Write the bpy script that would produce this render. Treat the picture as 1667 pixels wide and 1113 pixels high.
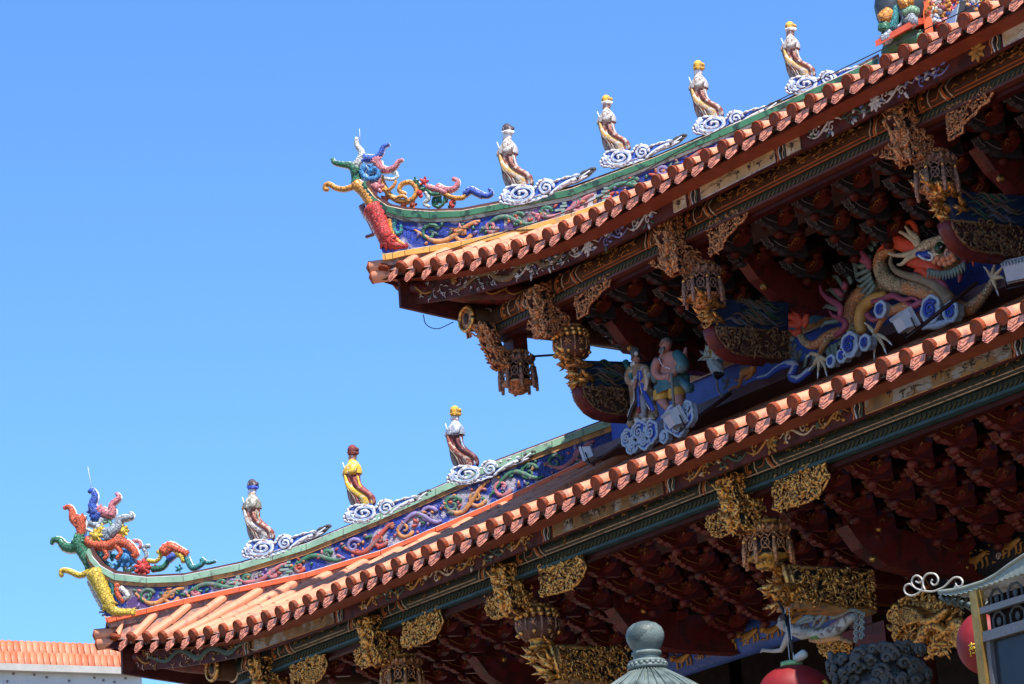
import bpy, math, random
from mathutils import Vector, Matrix
random.seed(7)
S = bpy.context.scene
for o in list(bpy.data.objects): bpy.data.objects.remove(o)
# ------------------------------------------------------------------ camera
F, PX, PY = 5400.0, 833.5, 556.5
R = Matrix(((0.54882735, 0.26586462, 0.79253047), (0.83310165, -0.09595709, -0.54473284), (-0.06877627, 0.95922273, -0.27415613)))
CAM = Vector((0, 0, 1.6))
cam = bpy.data.objects.new("camera", bpy.data.cameras.new("camera"))
S.collection.objects.link(cam)
mw = R.to_4x4(); mw.translation = CAM; cam.matrix_world = mw
cam.data.sensor_width = 36; cam.data.lens = F / 1667 * 36; cam.data.clip_end = 3000; cam.data.clip_start = .5
S.camera = cam
# ------------------------------------------------------------------ light
L = Vector((.58, -.10, 1.0)).normalized()
sun = bpy.data.objects.new("sun", bpy.data.lights.new("sun", 'SUN'))
S.collection.objects.link(sun)
sun.data.energy = 5.0; sun.data.angle = math.radians(.53); sun.data.color = (1, .955, .89)
sun.rotation_euler = L.to_track_quat('Z', 'Y').to_euler()
W = bpy.data.worlds.new("World"); S.world = W; W.use_nodes = True
nt = W.node_tree; sky = nt.nodes.new('ShaderNodeTexSky'); sky.sky_type = 'NISHITA'; sky.sun_disc = False
sky.sun_elevation = math.asin(L.z); sky.sun_rotation = math.atan2(L.x, L.y)
sky.air_density = 1.0; sky.dust_density = 0; sky.ozone_density = 2.6; sky.altitude = 200
bg = nt.nodes['Background']; tint = nt.nodes.new('ShaderNodeMix'); tint.data_type = 'RGBA'; tint.blend_type = 'MULTIPLY'; tint.inputs['Factor'].default_value = 1
nt.links.new(sky.outputs[0], tint.inputs[6]); tint.inputs[7].default_value = (.67, 1.02, 1.42, 1); nt.links.new(tint.outputs[2], bg.inputs[0]); bg.inputs[1].default_value = .099
vs = S.view_settings; vs.view_transform = 'Standard'; vs.look = 'None'; vs.gamma = 1; vs.exposure = .84; vs.use_curve_mapping = False
S.cycles.max_bounces = 8; S.cycles.diffuse_bounces = 5

# ------------------------------------------------------------------ pixel -> place on a real plane
def ray(x, y): return (R @ Vector((x - PX, PY - y, -F))).normalized()
def onY(x, y, Y):
    r = ray(x, y); return CAM + r * (Y / r.y)
def onD(x, y, C, off=0.0):
    a = C.x + off * .7071; b = C.y - off * .7071
    r = ray(x, y); return CAM + r * ((b - a) / (r.y - r.x))
def onX(x, y, X):
    r = ray(x, y); return CAM + r * (X / r.x)
CL = onY(165, 1035, 15.6)      # lower roof corner
CU = onY(612, 437, 16.7)       # upper roof corner
def lerp(a, b, t): return a + (b - a) * t
def interp(pts, x):
    if x <= pts[0][0]: return pts[0][1]
    for (a, b), (c, d) in zip(pts, pts[1:]):
        if x <= c: return lerp(b, d, (x - a) / (c - a))
    return pts[-1][1]
def cr(P, n=4):
    P = [Vector(p) for p in P]
    if len(P) < 3: return P
    out = []
    Q = [P[0] * 2 - P[1]] + P + [P[-1] * 2 - P[-2]]
    for i in range(1, len(Q) - 2):
        a, b, c, d = Q[i - 1], Q[i], Q[i + 1], Q[i + 2]
        for k in range(n):
            t = k / n
            out.append(.5 * ((2 * b) + (c - a) * t + (2 * a - 5 * b + 4 * c - d) * t * t + (3 * b - a - 3 * c + d) * t ** 3))
    out.append(P[-1]); return out

# ------------------------------------------------------------------ materials
MATS = {}
MATTE = {'shadow_red_lacquer', 'interior_shade_dark', 'prow_red', 'prow_grey', 'bracket_red', 'maroon_paint', 'purlin_brown'}
def M(name, col, rough=.6, metal=0, var=.22, scale=9, dirt=None, amt=.4, dscale=5, vor=0, bump=.15, spec=.4, cellvar=.0, streak=None):
    if name in MATS: return MATS[name]
    m = bpy.data.materials.new(name); m.use_nodes = True; t = m.node_tree; N = t.nodes; K = t.links
    b = N['Principled BSDF']; b.inputs['Roughness'].default_value = rough; b.inputs['Metallic'].default_value = metal
    b.inputs['Specular IOR Level'].default_value = .12 if name in MATTE else spec
    tc = N.new('ShaderNodeTexCoord'); co = tc.outputs['Object']
    def noise(sc, det=4, vec=co):
        n = N.new('ShaderNodeTexNoise'); n.inputs['Scale'].default_value = sc; n.inputs['Detail'].default_value = det; K.new(vec, n.inputs['Vector']); return n.outputs['Fac']
    def mr(v, a, b_, c, d):
        n = N.new('ShaderNodeMapRange'); K.new(v, n.inputs[0]); 
        for i, q in enumerate((a, b_, c, d)): n.inputs[i + 1].default_value = q
        return n.outputs[0]
    def mix(fac, A, B, mode='MIX'):
        n = N.new('ShaderNodeMix'); n.data_type = 'RGBA'; n.blend_type = mode
        if isinstance(fac, float): n.inputs['Factor'].default_value = fac
        else: K.new(fac, n.inputs['Factor'])
        for s, q in ((n.inputs[6], A), (n.inputs[7], B)):
            if isinstance(q, tuple): s.default_value = (*q, 1) if len(q) == 3 else q
            else: K.new(q, s)
        return n.outputs[2]
    n1 = noise(scale)
    c = mix(mr(n1, .3, .7, 0, 1), tuple(x * (1 - var) for x in col), tuple(min(1, x * (1 + var)) for x in col))
    n2 = noise(scale * 7, 3)
    c = mix(mr(n2, .35, .75, 0, .35), c, tuple(x * .6 for x in col))
    hgt = n2
    if vor:
        v = N.new('ShaderNodeTexVoronoi'); v.feature = 'DISTANCE_TO_EDGE'; v.inputs['Scale'].default_value = vor; K.new(co, v.inputs['Vector'])
        e = mr(v.outputs['Distance'], .02, .09, 0, 1)
        v2 = N.new('ShaderNodeTexVoronoi'); v2.inputs['Scale'].default_value = vor; K.new(co, v2.inputs['Vector'])
        sp = N.new('ShaderNodeSeparateColor'); K.new(v2.outputs['Color'], sp.inputs[0])
        cellc = mix(mr(sp.outputs[0], 0, 1, 0, .55), c, tuple(x * .45 for x in col)); cellc = mix(mr(sp.outputs[1], .6, 1, 0, .3), cellc, tuple(min(1, x * 1.5 + .04) for x in col))
        c = mix(e, tuple(x * .35 + .02 for x in col), cellc); hgt = e
    if dirt:
        n3 = noise(dscale, 6)
        c = mix(mr(n3, .62 - amt * .3, .68 - amt * .3, 0, 1), c, dirt)
    if streak:
        mp = N.new('ShaderNodeMapping'); mp.inputs['Scale'].default_value = (1, 1, .12); K.new(co, mp.inputs['Vector'])
        n4 = noise(streak[1], 5, mp.outputs[0]); c = mix(mr(n4, .52, .75, 0, .8), c, streak[0])
    K.new(c, b.inputs['Base Color'])
    if bump:
        bp = N.new('ShaderNodeBump'); bp.inputs['Strength'].default_value = bump; bp.inputs['Distance'].default_value = .01
        K.new(hgt, bp.inputs['Height']); K.new(bp.outputs[0], b.inputs['Normal'])
    if metal or rough < .5:
        K.new(mr(n2, .3, .7, rough * .8, min(1, rough * 1.5)), b.inputs['Roughness'])
    MATS[name] = m; return m
tile = M('terracotta_glaze', (.63, .245, .13), .6, var=.18, scale=3, dirt=(.36, .15, .10), amt=.12, dscale=9, bump=.1)
tile_end = M('terracotta_end', (.235, .042, .012), .6, var=.35, spec=.2, scale=5, dirt=(.16, .045, .022), amt=.25, dscale=18, bump=.3)
drip_m = M('drip_tile', (.76, .285, .17), .55, var=.2, scale=20, bump=.5, dirt=(.42, .13, .08), amt=.3, dscale=28)
mortar = M('mortar', (.34, .29, .27), .95, var=.4, scale=30, dirt=(.09, .07, .07), amt=.5, dscale=25, bump=.6)
maroon = M('maroon_paint', (.088, .022, .018), .5, var=.25, scale=5, dirt=(.05, .014, .012), amt=.35, dscale=7, bump=.1)
capbrown = M('brown_glaze', (.10, .035, .028), .5, var=.3, bump=.2)
redwood = M('red_lacquer', (.125, .014, .010), .45, var=.35, scale=6, dirt=(.06, .010, .008), amt=.35, dscale=6)
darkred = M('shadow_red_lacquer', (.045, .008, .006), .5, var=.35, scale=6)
black = M('black_paint', (.012, .011, .011), .5, var=.3)
darkin = M('interior_shade_dark', (.018, .011, .009), .8, var=.4)  # near-black: shade of the interior put into the wall, ceiling and vent colour
gold = M('gilded_wood', (.98, .45, .12), .30, .85, var=.35, scale=30, dirt=(.20, .10, .06), amt=.36, dscale=45, bump=.35)
goldd = M('worn_gilding', (.70, .31, .12), .40, .5, var=.4, scale=30, dirt=(.20, .10, .06), amt=.45, dscale=60, bump=.35)
bronze = M('faded_carving', (.34, .19, .12), .6, .15, var=.4, scale=30, dirt=(.13, .07, .06), amt=.4, dscale=50, bump=.35)
white = M('white_shell_paint', (.72, .74, .76), .6, var=.12, scale=12, dirt=(.42, .38, .36), amt=.2, dscale=14)
lblue = M('pale_blue_paint', (.36, .43, .52), .6, var=.15)
blue = M('cobalt_mosaic', (.022, .05, .33), .35, var=.5, scale=7, vor=34, bump=.6, dirt=(.36, .33, .38), amt=.22, dscale=5)
bluep = M('cobalt_paint', (.03, .07, .40), .5, var=.3)
cloudblue = M('cloud_blue', (.04, .13, .55), .4, var=.3, vor=30, bump=.5)
grunge = M('peeled_mosaic', (.30, .26, .27), .8, var=.5, scale=10, vor=30, dirt=(.09, .045, .16), amt=.45, dscale=6, bump=.6)
orangeb = M('orange_band', (.72, .125, .035), .5, var=.12, scale=4, dirt=(.5, .11, .05), amt=.15, dscale=10)
yellowb = M('yellow_band', (.68, .33, .06), .5, var=.15, scale=4, dirt=(.4, .25, .10), amt=.2, dscale=10)
ochre = M('ochre_band', (.50, .23, .07), .6, var=.3, scale=6, dirt=(.22, .12, .06), amt=.35, dscale=12)
paleband = M('pale_band', (.42, .44, .33), .6, var=.3, scale=6, dirt=(.2, .2, .15), amt=.35, dscale=12)
lgreen = M('celadon_cap', (.24, .40, .27), .35, var=.2, scale=4, dirt=(.16, .22, .17), amt=.2, dscale=10)
dgreen = M('green_cap', (.045, .15, .07), .3, var=.3, scale=4, dirt=(.02, .05, .03), amt=.3, dscale=9)
def mos(n, c): return M(n + '_mosaic', c, .4, var=.2, scale=12, vor=26, bump=.7)
MO = dict(orange=mos('orange', (.68, .28, .04)), green=mos('green', (.025, .16, .08)), white=mos('white', (.66, .66, .60)), blue=mos('blue', (.04, .10, .45)),
          cyan=mos('cyan', (.05, .25, .55)), pink=mos('pink', (.62, .20, .22)), red=mos('red', (.60, .045, .035)), scarlet=mos('scarlet', (.66, .11, .04)),
          yellow=mos('yellow', (.66, .46, .05)), teal=mos('teal', (.03, .24, .24)), grey=mos('grey', (.34, .38, .42)), purple=mos('mauve', (.28, .10, .16)),
          lime=mos('celadon', (.20, .38, .22)), skin=mos('skin', (.45, .24, .18)))
def rel(n, c): return M(n + '_relief', c, .55, var=.3, dirt=(c[0] * .35 + .10, c[1] * .35 + .09, c[2] * .35 + .09), amt=.3, dscale=16, bump=.4)
PO = dict(orange=rel('orange', (.52, .21, .06)), green=rel('green', (.035, .14, .08)), pink=rel('pink', (.42, .13, .15)), white=rel('white', (.46, .44, .43)), red=rel('red', (.42, .07, .045)), lav=rel('lavender', (.20, .15, .32)))
cream = M('cream_line', (.60, .46, .33), .6, var=.25, dirt=(.3, .2, .14), amt=.25, dscale=20)
wline = M('white_line', (.56, .53, .54), .6, var=.2, dirt=(.3, .27, .28), amt=.2, dscale=20)
gline = M('green_line', (.05, .09, .07), .6)
landsc = M('landscape_panel', (.50, .33, .17), .7, var=.3, scale=5, dirt=(.56, .47, .38), amt=.35, dscale=3)
landdk = M('aged_landscape_panel', (.24, .13, .045), .7, var=.35, scale=5, dirt=(.30, .27, .24), amt=.3, dscale=4, streak=((.05, .04, .03), 6))
inkm = M('ink', (.045, .035, .03), .7)
purl = M('purlin_brown', (.085, .040, .022), .5, var=.35, scale=6)
purg = M('purlin_green', (.022, .034, .028), .45, var=.35, scale=6)
orl = M('orange_line', (.46, .13, .035), .5, var=.2)
goldp = M('gold_paint', (.42, .20, .045), .45, .3, var=.3)
oliveg = M('olive_leaf', (.085, .070, .020), .5, .2, var=.3)
tealst = M('teal_strip', (.022, .062, .075), .5, var=.3)
greyp = M('grey_housing', (.50, .52, .55), .5, var=.06)
metal = M('aluminium', (.15, .15, .155), .45, .3, var=.1)
stone = M('grey_stone', (.085, .09, .088), .85, var=.35, scale=14, bump=.5)
zinc = M('zinc_roof', (.115, .145, .13), .45, 0, var=.25, scale=12, dirt=(.05, .07, .062), amt=.3, dscale=7, bump=.3)
lantern_m = M('lantern_silk', (.20, .006, .006), .6, var=.2, scale=3)
skin = M('skin_paint', (.40, .20, .15), .6, var=.2)

# ------------------------------------------------------------------ mesh builder
BASE = {}
class MB:
    def __init__(s): s.v = []; s.f = []; s.m = []; s.s = []; s.mats = []
    def mi(s, m):
        if m not in s.mats: s.mats.append(m)
        return s.mats.index(m)
    def add(s, vs, fs, m, smooth=False):
        o = len(s.v); s.v += [Vector(v) for v in vs]; k = s.mi(m)
        for f in fs: s.f.append([o + i for i in f]); s.m.append(k); s.s.append(smooth)
    def hexa(s, p, m):   # 8 corners: bottom 4 then top 4
        s.add(p, [(0, 3, 2, 1), (4, 5, 6, 7), (0, 1, 5, 4), (1, 2, 6, 5), (2, 3, 7, 6), (3, 0, 4, 7)], m)
    def box(s, c, d, m, U=Vector((1, 0, 0)), V=Vector((0, 1, 0)), Wd=Vector((0, 0, 1))):
        c = Vector(c); a, b, e = U * d[0] / 2, V * d[1] / 2, Wd * d[2] / 2
        s.hexa([c - a - b - e, c + a - b - e, c + a + b - e, c - a + b - e, c - a - b + e, c + a - b + e, c + a + b + e, c - a + b + e], m)
    def tube(s, P, r, m, n=7, squash=None, caps=True, rings=False):
        P = [Vector(p) for p in P]; k = len(P)
        if k < 2: return
        if not isinstance(r, (list, tuple)): r = [r] * k
        elif len(r) != k: r = [interp([(i / (len(r) - 1), q) for i, q in enumerate(r)], j / (k - 1)) for j in range(k)]
        vs = []; ref = None
        for i in range(k):
            t = (P[min(i + 1, k - 1)] - P[max(i - 1, 0)])
            t = t.normalized() if t.length > 1e-9 else Vector((0, 0, 1))
            if ref is None:
                ref = Vector((0, 0, 1)) if abs(t.z) < .9 else Vector((1, 0, 0))
            a = ref - t * ref.dot(t)
            if a.length < 1e-6: a = t.orthogonal()
            a.normalize(); b = t.cross(a); ref = a
            rr = r[i] * (1 + (.10 if i % 2 else -.03)) if rings else r[i]
            for j in range(n):
                an = 2 * math.pi * j / n; d = a * math.cos(an) + b * math.sin(an)
                if squash: nn, q = squash; d = d - nn * d.dot(nn) * (1 - q)
                vs.append(P[i] + d * rr)
        fs = [(i * n + j, i * n + (j + 1) % n, (i + 1) * n + (j + 1) % n, (i + 1) * n + j) for i in range(k - 1) for j in range(n)]
        if caps:
            vs2 = list(vs); vs2 += [P[0] - (P[1] - P[0]).normalized() * r[0] * .5, P[-1] + (P[-1] - P[-2]).normalized() * r[-1] * .5]
            a, b = len(vs2) - 2, len(vs2) - 1
            fs += [(a, (j + 1) % n, j) for j in range(n)] + [(b, (k - 1) * n + j, (k - 1) * n + (j + 1) % n) for j in range(n)]
            vs = vs2
        s.add(vs, fs, m, True)
    def ball(s, c, r, m, nu=8, nv=6, U=Vector((1, 0, 0)), V=Vector((0, 1, 0)), Wd=Vector((0, 0, 1))):
        c = Vector(c)
        if not isinstance(r, (tuple, list)): r = (r, r, r)
        vs = []
        for i in range(nv + 1):
            th = math.pi * i / nv
            for j in range(nu):
                ph = 2 * math.pi * j / nu
                vs.append(c + U * (r[0] * math.sin(th) * math.cos(ph)) + V * (r[1] * math.sin(th) * math.sin(ph)) + Wd * (r[2] * math.cos(th)))
        fs = [(i * nu + j, (i + 1) * nu + j, (i + 1) * nu + (j + 1) % nu, i * nu + (j + 1) % nu) for i in range(nv) for j in range(nu)]
        s.add(vs, fs, m, True)
    def prism(s, poly, vec, m, m2=None):  # poly: list of world points, extruded by vec
        n = len(poly); poly = [Vector(p) for p in poly]; vec = Vector(vec)
        s.add(poly, [tuple(range(n))], m); s.add([p + vec for p in poly], [tuple(range(n))[::-1]], m)
        s.add(poly + [p + vec for p in poly], [(i, (i + 1) % n, n + (i + 1) % n, n + i) for i in range(n)], m2 or m)
    def lathe(s, c, prof, m, n=16, smooth=True, wob=0, rot=0):
        c = Vector(c); k = len(prof); vs = []
        for (r, z) in prof:
            for j in range(n):
                a = 2 * math.pi * j / n + rot; rr = r * (1 + wob * (1 if j % 2 else -1)); vs.append(c + Vector((rr * math.cos(a), rr * math.sin(a), z)))
        s.add(vs, [(i * n + j, i * n + (j + 1) % n, (i + 1) * n + (j + 1) % n, (i + 1) * n + j) for i in range(k - 1) for j in range(n)] + [tuple(range(n))[::-1], tuple((k - 1) * n + j for j in range(n))], m, smooth)
    def grid(s, rows, m, smooth=False, closed=False):
        k = len(rows); n = len(rows[0]); vs = [p for r in rows for p in r]
        s.add(vs, [(i * n + j, i * n + (j + 1) % n, (i + 1) * n + (j + 1) % n, (i + 1) * n + j) for i in range(k - 1) for j in range(n if closed else n - 1)], m, smooth)
    def build(s, name, parent=None, **kw):
        me = bpy.data.meshes.new(name)
        base = BASE.get(parent.name, Vector()) if parent else kw.pop('base', Vector())
        me.from_pydata([tuple(v - base) for v in s.v], [], s.f)
        for m in s.mats: me.materials.append(m)
        me.polygons.foreach_set('material_index', s.m); me.polygons.foreach_set('use_smooth', s.s); me.update()
        o = bpy.data.objects.new(name, me); S.collection.objects.link(o)
        if parent: o.parent = parent
        else: o.location = base
        BASE[o.name] = base
        for k_, v_ in kw.items(): o[k_] = v_
        return o
def thing(name, label, cat, loc=(0, 0, 0), group=None, rz=0):
    o = bpy.data.objects.new(name, None); S.collection.objects.link(o); o.location = loc; o.rotation_euler = (0, 0, rz); o.empty_display_size = .1
    o['label'] = label; o['category'] = cat
    if group: o['group'] = group
    BASE[o.name] = Vector(loc); return o
def dup(root, loc, label, rz=None):
    r = root.copy(); S.collection.objects.link(r); r.location = loc; r['label'] = label
    if rz is not None: r.rotation_euler = (0, 0, rz)
    for ch in root.children:
        c = ch.copy(); S.collection.objects.link(c); c.parent = r
        for g in ch.children:
            d = g.copy(); S.collection.objects.link(d); d.parent = c
    BASE[r.name] = Vector(loc); return r
X, Y, Z = Vector((1, 0, 0)), Vector((0, 1, 0)), Vector((0, 0, 1))
DU = Vector((.70711, .70711, 0)); DN = Vector((.70711, -.70711, 0))    # along the hip, and its outward face

def spiral(c, U, V, r, turns=1.6, n=22, a0=0, k=.12):
    return [c + (U * math.cos(a0 + 2 * math.pi * turns * i / n) + V * math.sin(a0 + 2 * math.pi * turns * i / n)) * (r * (1 - (1 - k) * i / n)) for i in range(n + 1)]
def inside(p, poly):
    x, y = p; c = False; n = len(poly)
    for i in range(n):
        x1, y1 = poly[i]; x2, y2 = poly[i - 1]
        if (y1 > y) != (y2 > y) and x < (x2 - x1) * (y - y1) / (y2 - y1) + x1: c = not c
    return c
def carve(mb, O, U, V, N, poly, m=gold, back=bronze, dens=900, th=.03, sz=1.0, border=True, figs=0, seed=0):
    """openwork relief panel: backing, moulded rim, curls, leaves and small figures"""
    rnd = random.Random(seed + len(poly)); P = lambda u, v, w=0: O + U * u + V * v + N * w
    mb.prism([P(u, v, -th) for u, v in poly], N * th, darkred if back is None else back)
    us = [p[0] for p in poly]; vs_ = [p[1] for p in poly]
    area = (max(us) - min(us)) * (max(vs_) - min(vs_))
    if border: mb.tube([P(u, v, .004) for u, v in poly] + [P(*poly[0], .004)], .011 * sz, m, n=5)
    for i in range(int(area * dens)):
        u, v = rnd.uniform(min(us), max(us)), rnd.uniform(min(vs_), max(vs_))
        if not inside((u, v), poly): continue
        a = rnd.uniform(0, 6.28); r = rnd.uniform(.018, .038) * sz; k = rnd.random(); w = rnd.uniform(.004, .03)
        c = P(u, v, w); uu = U * math.cos(a) + V * math.sin(a); vv = U * -math.sin(a) + V * math.cos(a)
        if k < .45: mb.tube(spiral(c, uu, vv, r, rnd.uniform(.5, 1.2), 8, k=.25), [r * .28, r * .15], m, n=4)
        elif k < .8: mb.tube([c - uu * r + N * -.01, c + vv * r * .3 + N * .012, c + uu * r * 1.3 - N * .004], [r * .12, r * .4, r * .05], m, n=4)
        else: mb.ball(c, (r * .5, r * .35, r * .4), m, 5, 4)
    for i in range(figs):
        u = lerp(min(us), max(us), (i + .6) / (figs + .2)); v = lerp(min(vs_), max(vs_), .45)
        if not inside((u, v), poly): continue
        h = (max(vs_) - min(vs_)) * .3; c = P(u, v, .03)
        mb.tube([c - V * h, c, c + V * h * .6], [h * .32, h * .25, h * .3], m, n=6); mb.ball(c + V * h * .95 + N * .01, h * .22, m, 6, 5)
        mb.tube([c + V * h * .5, c + U * h * .5 * (1 if i % 2 else -1) + V * h * .1 + N * .02, c + U * h * .2 + V * h * .4 + N * .04], h * .1, m, n=4)

# ------------------------------------------------------------------ ground
g = MB(); g.add([(-900, -400, 0), (900, -400, 0), (900, 900, 0), (-900, 900, 0)], [(0, 1, 2, 3)], M('paving', (.28, .21, .145), .8, var=.2, scale=.3, vor=.8, bump=.1))
g.build('ground', kind='structure')

# ------------------------------------------------------------------ the temple and its two roofs
temple = thing('temple', 'red and gold temple with two upturned terracotta tiled roofs one above the other', 'temple', (-22, 20, 0))
LX = dict(
 b5=[(150,888),(155,900),(168,917),(190,928),(240,935),(300,932),(391,913),(500,880),(621,831),(800,750),(1000,675),(1030,664)],
 b4=[(146,893),(151,906),(165,922),(188,935),(240,941),(300,938),(391,919),(500,886),(621,836),(800,756),(1000,681),(1030,670)],
 b3=[(142,900),(148,914),(163,931),(188,945),(240,950),(300,948),(391,929),(500,896),(621,847),(800,767),(1000,692),(1030,681)],
 b2=[(140,905),(146,920),(161,939),(187,951),(240,956),(300,954),(391,936),(500,903),(621,853),(800,774),(1000,701),(1030,690)],
 b1=[(172,1002),(173,1004),(175,1006),(190,1002),(240,991),(300,976),(391,956),(500,933),(621,897),(800,821),(1000,728),(1030,714)],
 b0=[(174,1012),(175,1013),(178,1014),(192,1010),(240,999),(300,984),(391,964),(500,941),(621,904),(800,829),(1000,736),(1030,722)])
UX = dict(
 b5=[(600,292),(604,305),(615,318),(637,331),(662,336),(701,339),(752,337),(859,316),(931,301),(1068,251),(1200,194),(1277,160),(1400,102),(1430,86)],
 b4=[(595,296),(600,309),(611,323),(632,337),(660,343),(701,346),(752,345),(859,325),(931,309),(1068,258),(1200,202),(1277,168),(1400,111),(1430,96)],
 b3=[(590,302),(596,317),(607,332),(628,346),(658,354),(701,357),(752,354),(859,334),(931,320),(1068,267),(1200,213),(1277,177),(1400,122),(1430,108)],
 b2=[(588,307),(593,322),(604,337),(626,351),(657,360),(701,362),(752,360),(859,340),(931,326),(1068,272),(1200,218),(1277,182),(1400,128),(1430,114)],
 b1=[(623,412),(624,415),(628,415),(640,413),(660,409),(701,402),(752,394),(859,370),(931,349),(1068,298),(1200,243),(1277,208),(1400,153),(1430,140)],
 b0=[(624,422),(625,424),(629,424),(641,422),(661,417),(701,411),(752,403),(859,378),(931,357),(1068,306),(1200,251),(1277,216),(1400,161),(1430,148)])
class Roof: pass
def mk_roof(C, Y0, Z0, Lc, foot, wallT, sp, phase, xmax, tr, drop=0, wz=0):
    r = Roof(); r.C, r.Y0, r.Z0, r.Lc, r.foot, r.wallT, r.sp, r.phase, r.xmax, r.tr = C, Y0, Z0, Lc, foot, wallT, sp, phase, xmax, tr
    r.w = lambda x: max(0, 1 - (x - C.x) / Lc) ** 2
    r.ye = lambda x: Y0 - (Y0 - C.y) * r.w(x)
    r.ze = lambda x: Z0 + (C.z - Z0) * r.w(x)
    F0 = [onD(x, y, C, .13) for x, y in foot]; fy = [(p.x, p.y) for p in F0]; fz = [(p.x, p.z) for p in F0]; xe, ye_, ze_ = F0[-1]
    def row(x):
        if x <= xe: return r.ye(x), r.ze(x), max(r.ye(x) + .06, interp(fy, x) + .06), max(r.ze(x), interp(fz, x) + .0)
        k = min(1, (x - xe) / max(.4, C.x + wallT + .6 - xe))
        return r.ye(x), r.ze(x), lerp(ye_, C.y + wallT, k) + .06, lerp(ze_, wz, k)
    r.row = row
    return r
RL = mk_roof(CL, 15.9, 8.06, 3.2, LX['b0'], 3.9, .27, -16.90, -9.5, .064, .15, 9.62)
RU = mk_roof(CU, 17.0, 10.965, 3.4, UX['b0'], 5.5, .245, -17.87, -9.5, .066, 0, 12.55)
def mirror(C): return lambda p: Vector((C.x + (p.y - C.y), C.y + (p.x - C.x), p.z))
def roof_tiles(r, flip):
    mp = mirror(r.C) if flip else (lambda p: p)
    tb = MB(); db = MB(); rnd = random.Random(3)
    xs = []; x = r.phase
    while x - r.sp > r.C.x - .02: x -= r.sp
    lim = r.xmax if not flip else r.C.x + 6
    while x < lim: xs.append(x); x += r.sp
    def pz(x, y):
        y0, z0, y1, z1 = r.row(x); u = max(0, (y - y0) / max(.05, y1 - y0)); return z0 + (z1 - z0) * (.85 * u + .15 * u * u)
    for x in xs:
        y0, z0, y1, z1 = r.row(x); L_ = y1 - y0
        if L_ < .05: continue
        n = max(1, round(L_ / .3)); k = 9; jz = rnd.uniform(-.006, .006); jx = rnd.uniform(-.006, .006)
        for i in range(n):
            ya, yb = y0 + L_ * i / n, y0 + L_ * (i + 1) / n + .02
            ja = rnd.uniform(-.004, .004)
            za, zb = pz(x, ya) + ja, pz(x, yb) + ja
            rows = []
            for (yy, zz, rr) in ((ya, za, r.tr), (ya + .012, za, r.tr * 1.03), (yb, zb, r.tr * .90)):
                rows.append([mp(Vector((x + jx + rr * math.cos(a), yy, zz + jz + rr * math.sin(a)))) for a in [math.radians(-35 + 250 * j / (k - 1)) for j in range(k)]])
            tb.grid(rows, tile, True)
        # round end cap
        rr = r.tr * 1.04 * rnd.uniform(.97, 1.03); sl = (pz(x, y0 + .3) - z0) / .3; tl = rnd.uniform(-.05, .05)
        nrm = Vector((tl, -1, -sl)).normalized(); a1 = X; b1 = nrm.cross(a1).normalized()
        c = Vector((x + jx, y0, z0 + jz)); kk = 18
        ring = lambda q, d: [mp(c + nrm * d + (a1 * math.cos(2 * math.pi * j / kk) + b1 * math.sin(2 * math.pi * j / kk)) * q) for j in range(kk)]
        rows = [ring(rr, -.02), ring(rr, .012), ring(rr * .93, .020), ring(rr * .86, .012), ring(rr * .5, .014), ring(rr * .12, .018)]
        tb.grid(rows[:3], tile_end, False, True); tb.grid(rows[2:], tile_end, True, True); tb.add(rows[-1], [tuple(range(kk))], tile_end)
        # mortar throat and drip tile to the right
        xm = x + r.sp / 2
        y0, z0, y1, z1 = r.row(xm); w = r.sp / 2 - .035
        if y1 - y0 < .02: continue
        pts = [Vector((xm - w, y0 + .03, z0 + .012)), Vector((xm, y0 + .03, z0 - .022)), Vector((xm + w, y0 + .03, z0 + .012)), Vector((xm + w, y0 + .03, z0 - .075)), Vector((xm - w, y0 + .03, z0 - .075))]
        pts = [p + Vector((0, 0, rnd.uniform(-.008, .008))) for p in pts]
        db.prism([mp(p) for p in pts], mp(Vector((0, .15, 0))) - mp(Vector()), mortar)
        b = rnd.uniform(-.02, .02); hw = .090 * rnd.uniform(.92, 1.06); dz = rnd.uniform(-.008, .008)
        prof = [(-hw, .014), (hw, .014), (hw * .98, -.056), (hw * .5, -.084), (0, -.105), (-hw * .5, -.084), (-hw * .98, -.056)]
        pp = [mp(Vector((xm + u + b * .3, y0 - .018 + v * .30 + (u / hw) ** 2 * .012, z0 - .052 + v + dz))) for u, v in prof]
        db.prism(pp, mp(Vector((0, .02, .006))) - mp(Vector()), drip_m, tile_end)
        # carved ridge lines on the drip tile
        for q in range(3):
            cc = [mp(Vector((xm + u, y0 - .025 + v * .30, z0 - .052 + v + dz))) for u, v in [(-hw * .6, -.0 - q * .03), (-hw * .1, -.03 - q * .03), (hw * .55, -.01 - q * .03)]]
            db.tube(cc, .0028, tile_end, n=4)
    # pan surface under the tubes
    n = 14; rows = []
    xx = r.C.x + .02
    while xx < lim + .2:
        y0, z0, y1, z1 = r.row(xx)
        rows.append([mp(Vector((xx, lerp(y0, y1 + .05, j / n), pz(xx, lerp(y0, y1 + .05, j / n)) - .022))) for j in range(n + 1)]); xx += r.sp / 2
    tb.grid(rows, M('pan_tiles', (.40, .155, .10), .8, var=.35, scale=20, dirt=(.20, .12, .10), amt=.4, dscale=14))
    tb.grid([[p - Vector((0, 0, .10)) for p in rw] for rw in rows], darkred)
    return tb, db
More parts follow.
